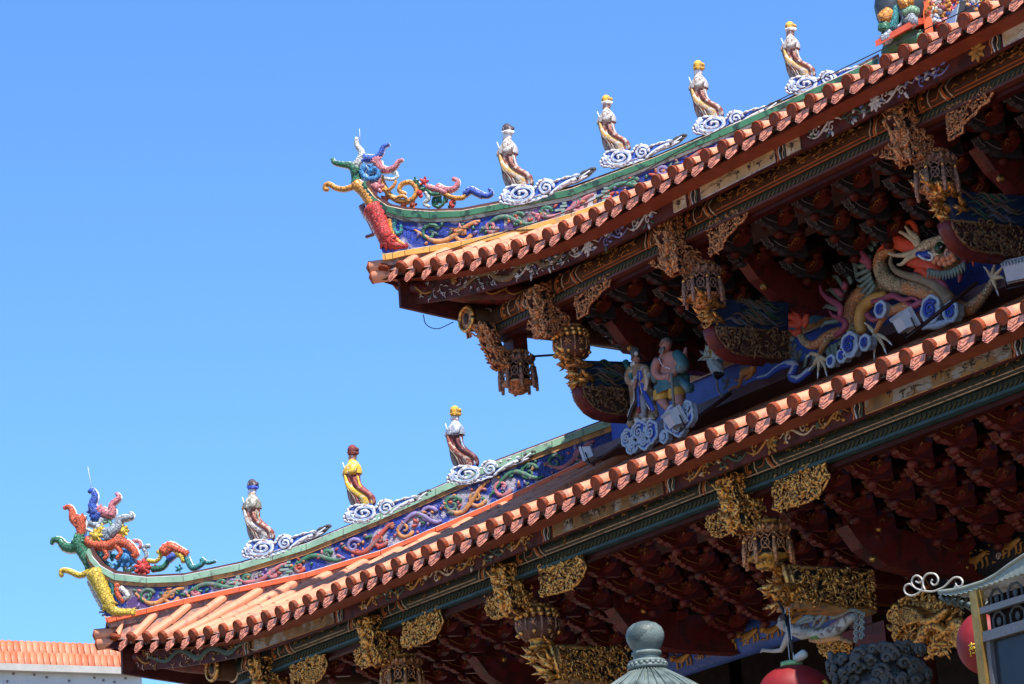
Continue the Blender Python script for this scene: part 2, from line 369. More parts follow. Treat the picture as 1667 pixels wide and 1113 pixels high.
def sweep_eave(mb, r, x0, x1, prof, m, flip=False, step=.3, deep=.12):
    mp = mirror(r.C) if flip else (lambda p: p); n = max(2, int((x1 - x0) / step)); rows = []
    for i in range(n + 1):
        x = lerp(x0, x1, i / n)
        rows.append([mp(Vector((x, r.ye(x) + a, r.ze(x) + b - (deep * r.w(x) if b < -.15 else 0)))) for a, b in prof])
    mb.grid(rows, m, False, True); mb.add(rows[0], [tuple(range(len(prof)))], m); mb.add(rows[-1], [tuple(range(len(prof)))[::-1]], m)

def onface(r, px, yl, dy, dz):  # X where the eave board (offset dy) is met at image column px
    return onY(px, yl(px), r.Y0 + dy).x
ulf = lambda px: 316 - .55 * (px - 1143)
llf = lambda px: 790 - .385 * (px - 1143)

def vine(mb, P, u0, u1, h, ms, dens=1.6, seed=0, wd=.0115):
    """painted vine scroll; P(u,v) gives a point on the board, v in 0..1"""
    rnd = random.Random(seed); Lh = u1 - u0; n = max(1, int(Lh / .42)); per = Lh / n
    for i in range(n):
        a = u0 + i * per; s = 1 if i % 2 else -1; m = ms[i % len(ms)]
        f = lambda t: P(a + t * per, .5 + s * .26 * math.sin(t * math.pi * 2) )
        mb.tube([f(t / 10) for t in range(11)], [wd * .5, wd * 1.2, wd * .5], m, n=4)
        for (t, q) in ((.25, -1), (.7, 1)):
            c = P(a + t * per, .5 + q * s * .10); U_ = (P(a + t * per + .05, .5) - P(a + t * per, .5)).normalized(); V_ = (P(a, 1) - P(a, 0)).normalized()
            mb.tube(spiral(c, U_, V_ * (1 if q > 0 else -1), h * .22, 1.1, 10, rnd.uniform(0, 2)), [wd * .9, wd * .5], m, n=4)
            for j in range(int(5 * dens)):
                an = rnd.uniform(0, 6.28); d = U_ * math.cos(an) + V_ * math.sin(an); rr = h * rnd.uniform(.15, .42); c2 = c + d * h * .16
                mb.tube([c2, c2 + d * rr * .5 + U_ * .006, c2 + d * rr + V_ * .008], [wd * .4, wd * 1.5, wd * .2], ms[(i + j) % len(ms)], n=4)
def flower(mb, c, U_, V_, r, m, m2):
    for j in range(8):
        an = j * .785; d = U_ * math.cos(an) + V_ * math.sin(an); mb.tube([c, c + d * r * .6, c + d * r], [r * .12, r * .28, r * .08], m, n=4)
    mb.ball(c, r * .22, m2, 6, 4)

def build_roof(r, up):
    root = MB(); rlabel = 'upper terracotta roof' if up else 'lower terracotta roof'
    tb, db = roof_tiles(r, False)
    for o_, z_ in ((0, .0), (-.02, -.10)):   # corner tile pointing out along the hip
        a_, b_ = r.C + DU * .35 + Z * (.02 + z_), r.C - DU * (.055 + o_) + Z * (.015 + z_)
        tb.tube([a_, b_], [r.tr * .95, r.tr * 1.02], tile, n=14)
        tb.tube([b_ + DU * .001, b_ - DU * .012], r.tr * 1.04, tile_end, n=14)
    main = tb.build('roof', temple, label=rlabel + ' of round tile rows')
    db.build('drip_tiles', main)
    tb2, db2 = roof_tiles(r, True); tb2.build('side_roof', main); db2.build('drip_tiles', main)
    # eave board
    e = MB(); ztop, zbot, dy = (-.06, -.245, .25) if up else (-.06, -.235, .23)
    x0 = r.C.x + .16
    prof = [(dy, ztop), (dy, zbot), (dy + .04, zbot), (dy + .04, ztop)]
    for fl in (False, True):
        sweep_eave(e, r, x0 - (.02 if fl else 0), r.xmax if not fl else r.C.x + 5.5, prof if not fl else [(a_ - .11, b_ - (.05 if b_ < -.1 else 0)) for a_, b_ in prof], maroon, fl)
        sweep_eave(e, r, x0 + .0, r.xmax if not fl else r.C.x + 5.5, [(.07, -.075), (.06, -.10), (dy + .02, -.12), (dy + .02, -.08)], M('orange_batten', (.20, .042, .016), .6), fl)
        if not up: pass
    fp = lambda u, v, o=.004: Vector((u, r.ye(u) + dy - o, r.ze(u) + lerp(zbot - .12 * r.w(u), ztop, v)))
    ln = MB(); fx = (lambda px: onface(r, px, ulf, dy, -.2)) if up else (lambda px: onface(r, px, llf, dy, -.2))
    def panel(a, b, m, v0=.08, v1=.86, rim=cream, ink=inkm, n=26, seed=1):
        A = [fp(a, v0, .006), fp(b, v0, .006), fp(b, v1, .006), fp(a, v1, .006)]
        e.prism(A, (0, .004, 0), m)
        ln.tube(A + [A[0]], .006, rim, n=4)
        rnd = random.Random(seed)
        for i in range(max(3, n // 3)):
            u = rnd.uniform(a + .04, b - .04); v = lerp(v0, v1, rnd.uniform(.2, .55)); k = rnd.random()
            if k < .5:   # tree
                ln.tube([fp(u, v - .1, .009), fp(u + .006, v + .12, .009)], .003, ink, n=4)
                for j in range(6): ln.ball(fp(u + rnd.uniform(-.03, .03), v + rnd.uniform(.05, .25), .009), (rnd.uniform(.008, .018), .002, rnd.uniform(.005, .010)), ink, 6, 4)
            elif k < .8:  # hill ridge
                ln.tube([fp(u - .09, v, .009), fp(u - .03, v + .14, .009), fp(u + .02, v + .05, .009), fp(u + .06, v + .10, .009), fp(u + .13, v - .02, .009)], [.001, .003, .002, .003, .001], M('ink_wash', (.16, .10, .06), .7), n=4)
            else:
                for j in range(5): ln.ball(fp(u + rnd.uniform(-.06, .06), v - .08 + rnd.uniform(-.03, .03), .009), (.02, .002, .004), M('ink_wash', (.16, .10, .06), .7), 6, 4)
    def border(u):
        for i, (m, w) in enumerate(((orl, .022), (wline, .018), (black, .024), (cream, .014), (gline, .02))):
            uu = u + i * .026
            pts = [fp(uu + .012 * math.sin(t * 2.1 + i), t / 4 * .9 + .04, .007) for t in range(5)]
            ln.tube(pts, w * .5, m, n=4, squash=(Y, .35))
    if up:
        ws = [wline, gline, wline, M('blue_line', (.14, .16, .42), .6)]
        def dragonp(us, m):   # painted dragon at the corner
            pts = [fp(u, v, .008) for u, v in us]; ln.tube(cr(pts, 5), [.012, .03, .035, .03, .012], m, n=6, squash=(Y, .25))
        a = r.C.x + .75; dragonp([(a, .25), (a + .2, .35), (a + .4, .7), (a + .6, .75), (a + .7, .45), (a + .9, .3), (a + 1.05, .7), (a + 1.3, .75), (a + 1.4, .4), (a + 1.6, .45), (a + 1.8, .9)], M('painted_scales', (.22, .12, .04), .6, vor=60))
        rnd = random.Random(5)
        for i in range(150):
            u = a - .45 + rnd.random() * 2.4; v = rnd.uniform(.1, .85); an = rnd.uniform(0, 6.28); q = rnd.uniform(.02, .05)
            ln.tube([fp(u, v, .01), fp(u + q * math.cos(an), v + q * 3 * math.sin(an), .011), fp(u + 1.6 * q * math.cos(an + .5), v + 5 * q * math.sin(an + .5), .01)], [.004, .006, .002], wline if i % 3 else gline, n=4)
        c = fp(a - .42, .5, .01); ln.ball(c, (.045, .008, .07), goldp, 10, 6)
        flower(ln, fp(a + .08, .75, .01), X, Z, .06, goldp, goldp)
        vine(ln, fp, fx(845), fx(1070), .22, ws, 1.2, 2); vine(ln, fp, fx(1315), fx(1545), .22, ws, 1.2, 3)
        flower(ln, fp(fx(960), .5), X, Z, .075, wline, wline); flower(ln, fp(fx(1425), .5), X, Z, .085, wline, wline)
        flower(ln, fp(fx(1590), .5), X, Z, .10, goldp, orl)
        panel(fx(1098), fx(1118), landsc, n=5); border(fx(1124)); panel(fx(1142), fx(1262), landsc, n=40, seed=4, rim=wline); border(fx(1266)); panel(fx(1281), fx(1303), landsc, n=7)
        border(fx(1612)); panel(fx(1632), fx(1632) + 1.4, landsc, n=30, seed=8, rim=wline)
    else:
        ws = [goldp, gline, goldp, cream]
        a = r.C.x + .45
        ln.tube(cr([fp(u, v, .008) for u, v in [(a, .5), (a + .3, .3), (a + .55, .75), (a + .85, .3), (a + 1.1, .7), (a + 1.4, .3), (a + 1.6, .6), (a + 1.9, .8)]], 5), [.015, .032, .035, .03, .012], gline, n=6, squash=(Y, .25))
        rnd = random.Random(6)
        for i in range(130):
            u = a - .25 + rnd.random() * 2.3; v = rnd.uniform(.1, .9); an = rnd.uniform(0, 6.28); q = rnd.uniform(.02, .06)
            ln.tube([fp(u, v, .01), fp(u + q * math.cos(an), v + q * 3 * math.sin(an), .011), fp(u + 1.6 * q * math.cos(an + .5), v + 5 * q * math.sin(an + .5), .01)], [.004, .006, .002], goldp if i % 3 else cream, n=4)
        border(fx(403)); panel(fx(418), fx(545), landdk, n=40, seed=11, rim=ochre); border(fx(550))
        vine(ln, fp, fx(585), fx(870), .2, ws, 1.3, 12)
        border(fx(886)); panel(fx(903), fx(1082), landdk, n=60, seed=13, rim=ochre); border(fx(1088))
        vine(ln, fp, fx(1115), fx(1385), .2, ws, 1.3, 14); flower(ln, fp(fx(1260), .5), X, Z, .07, goldp, orl)
        border(fx(1392)); panel(fx(1412), fx(1650), landdk, n=70, seed=15, rim=ochre); border(fx(1654))
    eb = e.build('eave_board', main, label='painted dark red board under the ' + ('upper' if up else 'lower') + ' eave')
    ln.build('painted_scroll', main)
    return main
roofL = build_roof(RL, False); roofU = build_roof(RU, True)

# ------------------------------------------------------------------ hip ridges (layers traced in the hip plane)
def c1(x, y): return (500 + x / 2.782, 150 + y / 2.782)
def c3(x, y): return (50 + x / 2.258, 620 + y / 2.258)
def ridge_face(LY, C, off): return {k: [onD(x, y, C, off) for x, y in v] for k, v in LY.items()}
def ridge(LY, C, parent, up):
    T = .26; f = ridge_face(LY, C, T / 2); mb = MB()
    def layer(a, b, m, out):
        A, B = f[a], f[b]; k = len(A)
        rows = [[A[i] + DN * out, B[i] + DN * out, B[i] - DN * (T + out), A[i] - DN * (T + out)] for i in range(k)]
        mb.grid(rows, m, False, True); mb.add(rows[0], [(0, 1, 2, 3)], m); mb.add(rows[-1], [(3, 2, 1, 0)], m)
    f['bm'] = [p - Z * lerp(.03, .13, i / (len(f['b0']) - 1)) for i, p in enumerate(f['b0'])]
    layer('bm', 'b0', M('ridge_mortar', (.36, .20, .15), .9, var=.4, scale=24, dirt=(.18, .13, .12), amt=.45, dscale=20, bump=.6), .0)
    layer('b0', 'b1', yellowb if up else orangeb, .035); layer('b1', 'b2', blue, 0); layer('b2', 'b3', paleband if up else ochre, .02)
    layer('b3', 'b4', dgreen if up else lgreen, .04); layer('b4', 'b5', capbrown, -.02)
    # joints in the caps and bands
    for a, b, o_, stp in (('b3', 'b4', .042, .30), ('b0', 'b1', .037, .55), ('b4', 'b5', -.018, .3)):
        A, B = f[a], f[b]
        for i in range(2, len(A) - 1):
            n = max(1, int((A[i + 1] - A[i]).length / stp))
            for j in range(n):
                p, q = A[i].lerp(A[i + 1], j / n), B[i].lerp(B[i + 1], j / n); mb.tube([p + DN * o_, q + DN * o_], .0025, inkm, n=4)
    # white lips
    for k_, o_ in (('b4', .035), ('b1', .03)):
        mb.tube([p + DN * o_ for p in f[k_][1:]], .006, cream if up else wline, n=4)
    rd = mb.build('hip_ridge', parent, label='ridge with ' + ('dark green' if up else 'pale green') + ' glazed cap and blue mosaic panel')
    # relief on the mosaic band
    A, B = f['b1'], f['b2']; n = len(A); rl = MB()
    cum = [0]
    for i in range(1, n): cum.append(cum[-1] + (A[i] - A[i - 1]).length)
    def P(u, v, o=.01):
        for i in range(n - 1):
            if u <= cum[i + 1] or i == n - 2:
                t = (u - cum[i]) / (cum[i + 1] - cum[i]); return A[i].lerp(A[i + 1], t).lerp(B[i].lerp(B[i + 1], t), v) + DN * o
    tot = cum[-1]; cols = ['orange', 'green', 'pink', 'green', 'red', 'lav']; rnd = random.Random(21 + up)
    def quad(u0, u1, m, v0=.04, v1=.96, o=.006):
        k = 8; rows = [[P(lerp(u0, u1, i / k), v0, o), P(lerp(u0, u1, i / k), v1, o)] for i in range(k + 1)]; rl.grid(rows, m)
    spans = ([(1.25, 1.75, grunge), (1.95, 2.2, M('red_peel', (.22, .06, .06), .8, dirt=(.4, .37, .36), amt=.5, dscale=6))] if up else [(.25, .55, grunge), (1.25, 1.95, grunge)])
    for a_, b_, m_ in spans: quad(a_, b_, m_)
    for u in ((1.85, 2.28) if up else (2.0, 1.45)):   # key-fret ornament blocks
        for i in range(5):
            rl.box(P(u + .03 * math.sin(i * 2.2), .12 + i * .19, .012), (.10 - .03 * abs(i - 2), .02, .022), M('fret_grey', (.22, .30, .26), .6), DU, DN, Z)
    u = .35; k = 0
    while u < tot - .45:
        Ls = rnd.uniform(.5, .66); m = PO[cols[k % 6]]; m2 = PO[cols[(k + 1) % 6]]; s = 1 if k % 2 else -1
        rl.tube(cr([P(u + t * Ls, .5 + s * .34 * math.sin((t - .12) * 5.6)) for t in [0, .15, .3, .45, .6, .75, .9, 1]], 3), [.012, .026, .027, .014], m, n=8, squash=(DN, .5))
        h = (P(u, 1) - P(u, 0)).length
        for t, q, mm in ((.22, -1, m2), (.72, 1, m)):
            c = P(u + t * Ls, .5 + q * s * .06); rl.tube(spiral(c, DU, Z * (q * s), h * .34, 1.25, 14, .35), [.024, .013], mm, n=7, squash=(DN, .5))
        for j in range(16):
            uu = u + rnd.random() * Ls; vv = rnd.uniform(.15, .85); an = rnd.uniform(0, 6.28); d = DU * math.cos(an) + Z * math.sin(an)
            c = P(uu, vv, .008); q = rnd.uniform(.03, .07); rl.tube([c, c + d * q * .5, c + d * q + Z * .008], [.008, .020, .004], PO[cols[rnd.randrange(6)]], n=5)
        u += Ls; k += 1
    rl.build('relief_scroll', rd) if False else rl.build('relief_scroll', parent)
    return P, tot
ridge(LX, CL, roofL, False); ridge(UX, CU, roofU, True)
# ridge along the upper wall above the lower roof
wr = MB(); yw = 19.42
zA = onY(1152, 672, yw).z; 
x0 = onD(1012, 735, CL, .1).x; x1 = -9.4
for (z0, z1, m, o) in ((0, .075, orangeb, .06), (.075, .36, bluep, 0), (.36, .42, ochre, .03), (.42, .50, M('sky_band', (.07, .20, .34), .5), .01), (.5, .56, capbrown, .05)):
    wr.box(((x0 + x1) / 2, yw + .15 - o / 2, zA + (z0 + z1) / 2), (x1 - x0, .3 + o, z1 - z0), m)
wr.tube([(x0, yw - .035, zA + .36), (x1, yw - .035, zA + .36)], .006, wline, n=4)
wr.box(((x0 + x1) / 2, yw - .12, zA - .05), (x1 - x0, .34, .1), M('gutter_paint', (.10, .05, .06), .5))
wr.build('wall_ridge', temple)

# ------------------------------------------------------------------ traced mosaic tubes for the swallow-tail ends
def tail(parent_label, C, conv, sc, items, balls, base_px, name='dragon_finial', extra=None):
    b = onD(*base_px, C, 0); t = thing(name, parent_label, 'roof ornament', b, group='mosaic dragon ornaments on the ridge ends')
    mb = MB()
    for it in items:
        col, w0, w1, off, pts = it
        P = cr([onD(*conv(*p), C, off) for p in pts], 5); s = sc
        rs = [w0 / 2 / s, (w0 + w1) / 4 / s, w1 / 2 / s]
        mb.tube(P, rs, MO[col], n=8, rings=True)
        if col != 'white': mb.tube([q - DN * rs[1] * .55 for q in P], [r_ * 1.28 for r_ in rs], white, n=7, squash=(DN, .5))
        if w1 >= 28 or w0 >= 38:
            e_ = P[-1]; d_ = (P[-1] - P[-3]).normalized(); n_ = d_.cross(DN)
            for q in range(5):
                a_ = (q - 2) * .5; v_ = d_ * math.cos(a_) + n_ * math.sin(a_); mb.tube([e_ - d_ * rs[2] * .5 + DN * .02, e_ + v_ * rs[2] * .9 + DN * .03, e_ + v_ * rs[2] * 1.6], [rs[2] * .3, rs[2] * .42, rs[2] * .08], MO[col], n=5)
    for col, x, y, r, off, sp in balls:
        c = onD(*conv(x, y), C, off); rr = r / sc
        mb.ball(c, rr * .6, MO[col], 8, 6)
        for j in range(sp):
            a = 6.283 * j / sp; d = DU * math.cos(a) + Z * math.sin(a); mb.tube([c, c + d * rr * .8, c + d * rr * 1.05 + DN * .02], [rr * .3, rr * .32, rr * .1], MO[col], n=5)
    o = mb.build('dragon_body', t)
    if extra: extra(t)
    return t
k1 = 2.782 * 135
I1 = [('orange', 14, 22, .1, [(95,440),(80,437),(82,420),(100,415),(130,432),(165,438),(200,428),(225,412)]),
 ('orange', 40, 44, .12, [(215,412),(250,440),(280,480),(300,512)]), ('orange', 34, 30, 0, [(230,420),(262,465),(290,505)]),
 ('green', 13, 30, .08, [(112,300),(124,318),(160,326),(195,332),(215,352)]), ('green', 34, 36, .06, [(212,345),(220,375),(222,410)]),
 ('white', 15, 34, .05, [(223,205),(226,240),(246,268),(243,298),(222,330)]), ('blue', 12, 32, .04, [(372,236),(345,246),(333,275),(305,298),(262,300)]),
 ('cyan', 24, 18, .07, [(262,335),(248,365),(275,392),(318,385),(322,352),(300,345),(290,362)]), ('pink', 12, 34, .06, [(434,306),(414,312),(396,338),(365,352),(330,342),(318,318)]),
 ('red', 78, 60, .13, [(292,520),(318,560),(338,610),(362,660)]), ('red', 60, 16, .13, [(355,650),(385,690),(445,696)]),
 ('orange', 18, 14, .14, [(372,575),(378,615),(400,660),(435,690)]), ('teal', 18, 14, .13, [(402,580),(392,610),(405,640),(425,630),(425,600)]),
 ('purple', 20, 10, .04, [(245,512),(272,565),(292,610),(300,640),(265,655)]),
 ('white', 16, 16, .02, [(240,515),(262,560),(300,610),(330,660),(360,715)]),
 ('orange', 20, 16, .02, [(335,378),(345,420),(378,468),(430,495),(480,480),(495,440),(470,408),(430,415),(418,445),(445,462)]),
 ('white', 14, 12, .05, [(350,388),(385,395),(408,383),(402,362),(388,370)]), ('orange', 14, 10, .05, [(340,440),(368,442),(392,422),(402,400)]), ('orange', 14, 10, .05, [(400,480),(430,470),(450,480)]),
 ('green', 20, 14, .0, [(485,402),(525,438),(572,442),(598,470),(578,512)]), ('green', 16, 12, .04, [(540,440),(565,460),(600,460)]), ('white', 20, 12, .03, [(538,450),(550,482),(530,505),(555,520)]),
 ('pink', 30, 14, .02, [(585,428),(620,442),(655,440),(677,424),(680,400),(658,390)]), ('pink', 22, 18, .04, [(540,428),(590,440),(630,455)]), ('orange', 18, 14, .03, [(615,455),(655,475),(700,478),(716,466)]),
 ('blue', 26, 24, .02, [(712,462),(740,442),(768,455),(795,467)]), ('blue', 22, 12, .02, [(790,465),(818,468),(836,455),(824,436)]),
 ('green', 12, 10, .0, [(600,522),(572,508),(575,478),(600,480),(605,500)]), ('green', 12, 10, .0, [(640,520),(665,505),(660,480),(635,478),(630,498)]), ('green', 12, 10, .02, [(625,470),(618,500),(600,520)]),
 ('red', 16, 12, .02, [(660,520),(650,500),(670,485)])]
B1 = [('pink', 312, 428, 32, .05, 7), ('red', 508, 456, 20, .05, 0), ('red', 530, 405, 18, .02, 5), ('scarlet', 355, 482, 18, 0, 5), ('scarlet', 440, 505, 18, 0, 5), ('scarlet', 478, 510, 18, 0, 5), ('cyan', 290, 360, 30, .02, 6), ('green', 490, 402, 14, .02, 4), ('red', 515, 470, 14, .04, 0)]
def ex1(t):
    m = MB(); m.tube([onD(*c1(237, 165), CU), onD(*c1(240, 230), CU)], .004, greyp, n=4); m.build('lightning_rod', t)
tail('orange and green mosaic dragon tail ornament on the upper left ridge end', CU, c1, k1, I1, B1, (620, 340), extra=ex1)
k3 = 2.258 * 146
I3 = [('scarlet', 12, 34, .06, [(120,467),(140,462),(152,480),(155,505),(172,520)]), ('scarlet', 40, 30, .06, [(178,500),(185,535),(182,570)]),
 ('blue', 12, 36, .05, [(212,408),(226,402),(236,425),(226,455),(238,490)]), ('blue', 30, 20, .05, [(238,470),(225,500)]), ('pink', 12, 36, .04, [(315,412),(324,430),(298,455),(300,490),(262,480)]),
 ('grey', 12, 42, .05, [(365,482),(370,500),(330,508),(318,540),(290,560)]), ('green', 11, 42, .08, [(76,600),(82,583),(105,585),(125,608),(155,612),(175,590)]),
 ('green', 46, 34, .08, [(168,585),(188,625),(215,675)]), ('yellow', 14, 22, .1, [(112,718),(112,697),(140,698),(180,714),(212,700),(225,690)]),
 ('yellow', 62, 44, .14, [(232,700),(258,755),(285,815)]), ('yellow', 44, 24, .14, [(280,805),(310,848),(375,850)]),
 ('teal', 22, 16, .12, [(285,710),(300,750),(308,790)]), ('scarlet', 22, 14, .14, [(318,745),(318,780),(340,812)]), ('white', 24, 14, .13, [(330,760),(358,790),(340,800)]),
 ('white', 20, 14, .03, [(215,735),(240,790),(262,830),(300,870)]),
 ('scarlet', 40, 34, .05, [(200,588),(240,602),(285,604),(320,588)]), ('scarlet', 34, 20, .05, [(318,590),(355,600),(385,632),(375,645)]), ('scarlet', 20, 12, .06, [(265,610),(280,640),(268,655)]), ('scarlet', 20, 12, .06, [(310,600),(330,630),(315,655)]),
 ('teal', 14, 12, .0, [(245,632),(270,662),(310,685),(330,660),(300,640)]), ('teal', 14, 10, .0, [(300,590),(290,630),(300,660)]), ('white', 10, 10, 0, [(380,690),(360,675),(350,690),(365,700)]),
 ('pink', 13, 11, .0, [(375,588),(398,590),(402,610),(372,612)]), ('grey', 14, 12, .0, [(436,606),(415,612),(425,640),(400,665),(375,660)]),
 ('yellow', 14, 12, .03, [(428,660),(460,662),(478,640),(465,625)]), ('yellow', 20, 16, .02, [(520,635),(550,640),(562,665)]), ('blue', 26, 22, .04, [(505,655),(528,638)]),
 ('scarlet', 40, 20, .02, [(485,630),(510,608),(545,622),(570,632)]), ('green', 20, 16, .02, [(445,692),(485,685),(505,660)]), ('teal', 20, 16, .02, [(572,650),(592,686),(620,678),(640,660)]),
 ('teal', 16, 9, .02, [(625,655),(650,668),(680,662)]), ('lime', 12, 12, 0, [(380,690),(350,700),(345,680),(365,675)]), ('grey', 26, 20, .05, [(215,520),(250,530),(262,505)]),
 ('white', 14, 12, .05, [(200,600),(225,640),(240,665)]), ('blue', 16, 14, .05, [(190,560),(205,580),(235,585)]), ('lime', 12, 10, .04, [(270,520),(290,515),(300,540)]), ('white', 12, 10, .06, [(205,545),(250,560),(285,548)])]
B3 = [('cyan', 352, 650, 34, .02, 9), ('yellow', 340, 552, 22, .04, 8), ('red', 413, 688, 30, .02, 9), ('scarlet', 505, 620, 26, .02, 8), ('yellow', 240, 570, 24, .08, 7), ('yellow', 255, 545, 20, .06, 6), ('cyan', 300, 690, 20, .0, 6), ('blue', 228, 480, 20, .05, 6), ('scarlet', 182, 510, 22, .06, 6), ('teal', 260, 640, 16, .04, 5), ('white', 250, 535, 18, .06, 5), ('red', 455, 690, 14, .02, 5), ('teal', 545, 690, 14, 0, 5)]
def ex3(t):
    m = MB(); m.tube([onD(*c3(210, 315), CL), onD(*c3(225, 400), CL)], .004, greyp, n=4); m.build('lightning_rod', t)
    m = MB()
    for p in ([(262, 835), (275, 850), (252, 850)], [(270, 845), (285, 855), (262, 862)], [(275, 815), (292, 860), (300, 840)]): m.tube([onD(*c3(*q), CL, .1) for q in p], [.03, .012], MO['grey'], n=5)
    m.build('dragon_claw', t)
tail('multicoloured mosaic lion and dragon ornament on the lower left ridge end', CL, c3, k3, I3, B3, (180, 940), extra=ex3)

# ------------------------------------------------------------------ ridge immortals on clouds
def local45(P, b):
    d = P - b; return Vector((d.dot(DU), -d.dot(DN), d.z))
FB = onD(*c1(975, 470), CU, 0)
def fl(x, y, off=0):
    p = local45(onD(*c1(x, y), CU, off), FB); return Vector((p.x, -off, p.z))
def cloudbase(parent, sd=0):
    b = MB(); rc = random.Random(sd)
    out = [(870,492),(873,472),(888,458),(893,438),(915,426),(950,420),(1000,424),(1030,436),(1042,424),(1045,408),(1065,396),(1092,394),(1118,406),(1150,392),(1200,380),(1240,370),(1275,350),(1312,340),(1300,352),(1275,376),(1225,402),(1175,418),(1130,444),(1095,470),(1060,478),(1040,492),(1010,490),(990,506),(955,504),(930,512),(905,502),(885,506)]
    f = [fl(x, y, .165) for x, y in out]; b.prism(f, (0, .06, 0), cloudblue, white)
    b.box(fl(965, 462, 0) + Vector((0, 0, .0)), (.26, .26, .10), cloudblue)
    pw = M('cloud_pale_blue', (.30, .42, .66), .45, var=.2, scale=14); wc = M('cloud_white', (.60, .63, .68), .5, var=.15, scale=16, dirt=(.30, .24, .22), amt=.32, dscale=30, bump=.5); q = rc.uniform
    for i in range(len(f)):   # scalloped white rim
        p, q2 = f[i], f[(i + 1) % len(f)]; mid = (p + q2) / 2 + Vector((0, -.010, 0))
        b.tube([p, mid, q2], [.009, .017, .009], wc if i not in (15, 16, 17, 18) else stone, n=7, squash=(Y, .6))
    def band(c, rx, rz, tn, a0, w):
        P = [c + Vector((g_.x * rx, 0, g_.z * rz)) for g_ in spiral(Vector(), X, Z, 1, tn, int(tn * 16), a0, .07)]
        b.tube(P, [w * (1 + .28 * math.sin(i_ * 1.9)) for i_ in range(len(P))], wc, n=7, squash=(Y, .5))
        b.tube([c + (g_ - c) * .84 + Vector((0, -.004, 0)) for g_ in P], w * .5, pw, n=6, squash=(Y, .5))
    band(fl(968, 458, .178), .168 * q(.94, 1.05), .10 * q(.94, 1.05), 2.2, 2.6 + q(-.3, .3), .017)
    band(fl(1082, 432, .178), .085 * q(.92, 1.05), .085 * q(.92, 1.05), 1.9, q(-.3, .3), .014)
    band(fl(905, 476, .178), .058, .052, 1.5, 1, .012)
    b.tube(cr([fl(x, y, .178) for x, y in [(1100,462),(1140,430),(1190,402),(1240,384),(1285,352)]], 4), [.010, .020, .006], wc, n=6, squash=(Y, .5))
    b.tube(cr([fl(x, y, .176) for x, y in [(1110,448),(1150,418),(1200,392),(1250,370)]], 4), [.006, .012, .004], pw, n=6, squash=(Y, .5))
    for k_ in range(3): b.tube(cr([fl(x, y + k_ * 9 - 6, .172) for x, y in [(890,490),(930,498),(985,492),(1030,480),(1070,464)]], 4), [.005, .009, .005], (wc, pw, wc)[k_], n=5)
    b.tube(cr([fl(x, y, .16) for x, y in [(1225,392),(1270,366),(1312,342)]], 4), [.03, .02, .004], stone, n=6)
    return b.build('cloud_base', parent)
SEC = [(428, 905, 1021), (415, 901, 1023), (400, 896, 1020), (385, 891, 1008), (370, 887, 994), (350, 881, 970), (330, 875, 952), (310, 869, 948), (290, 863, 947), (275, 860, 949), (262, 862, 950), (245, 872, 944), (228, 884, 934), (214, 892, 924), (204, 893, 918)]
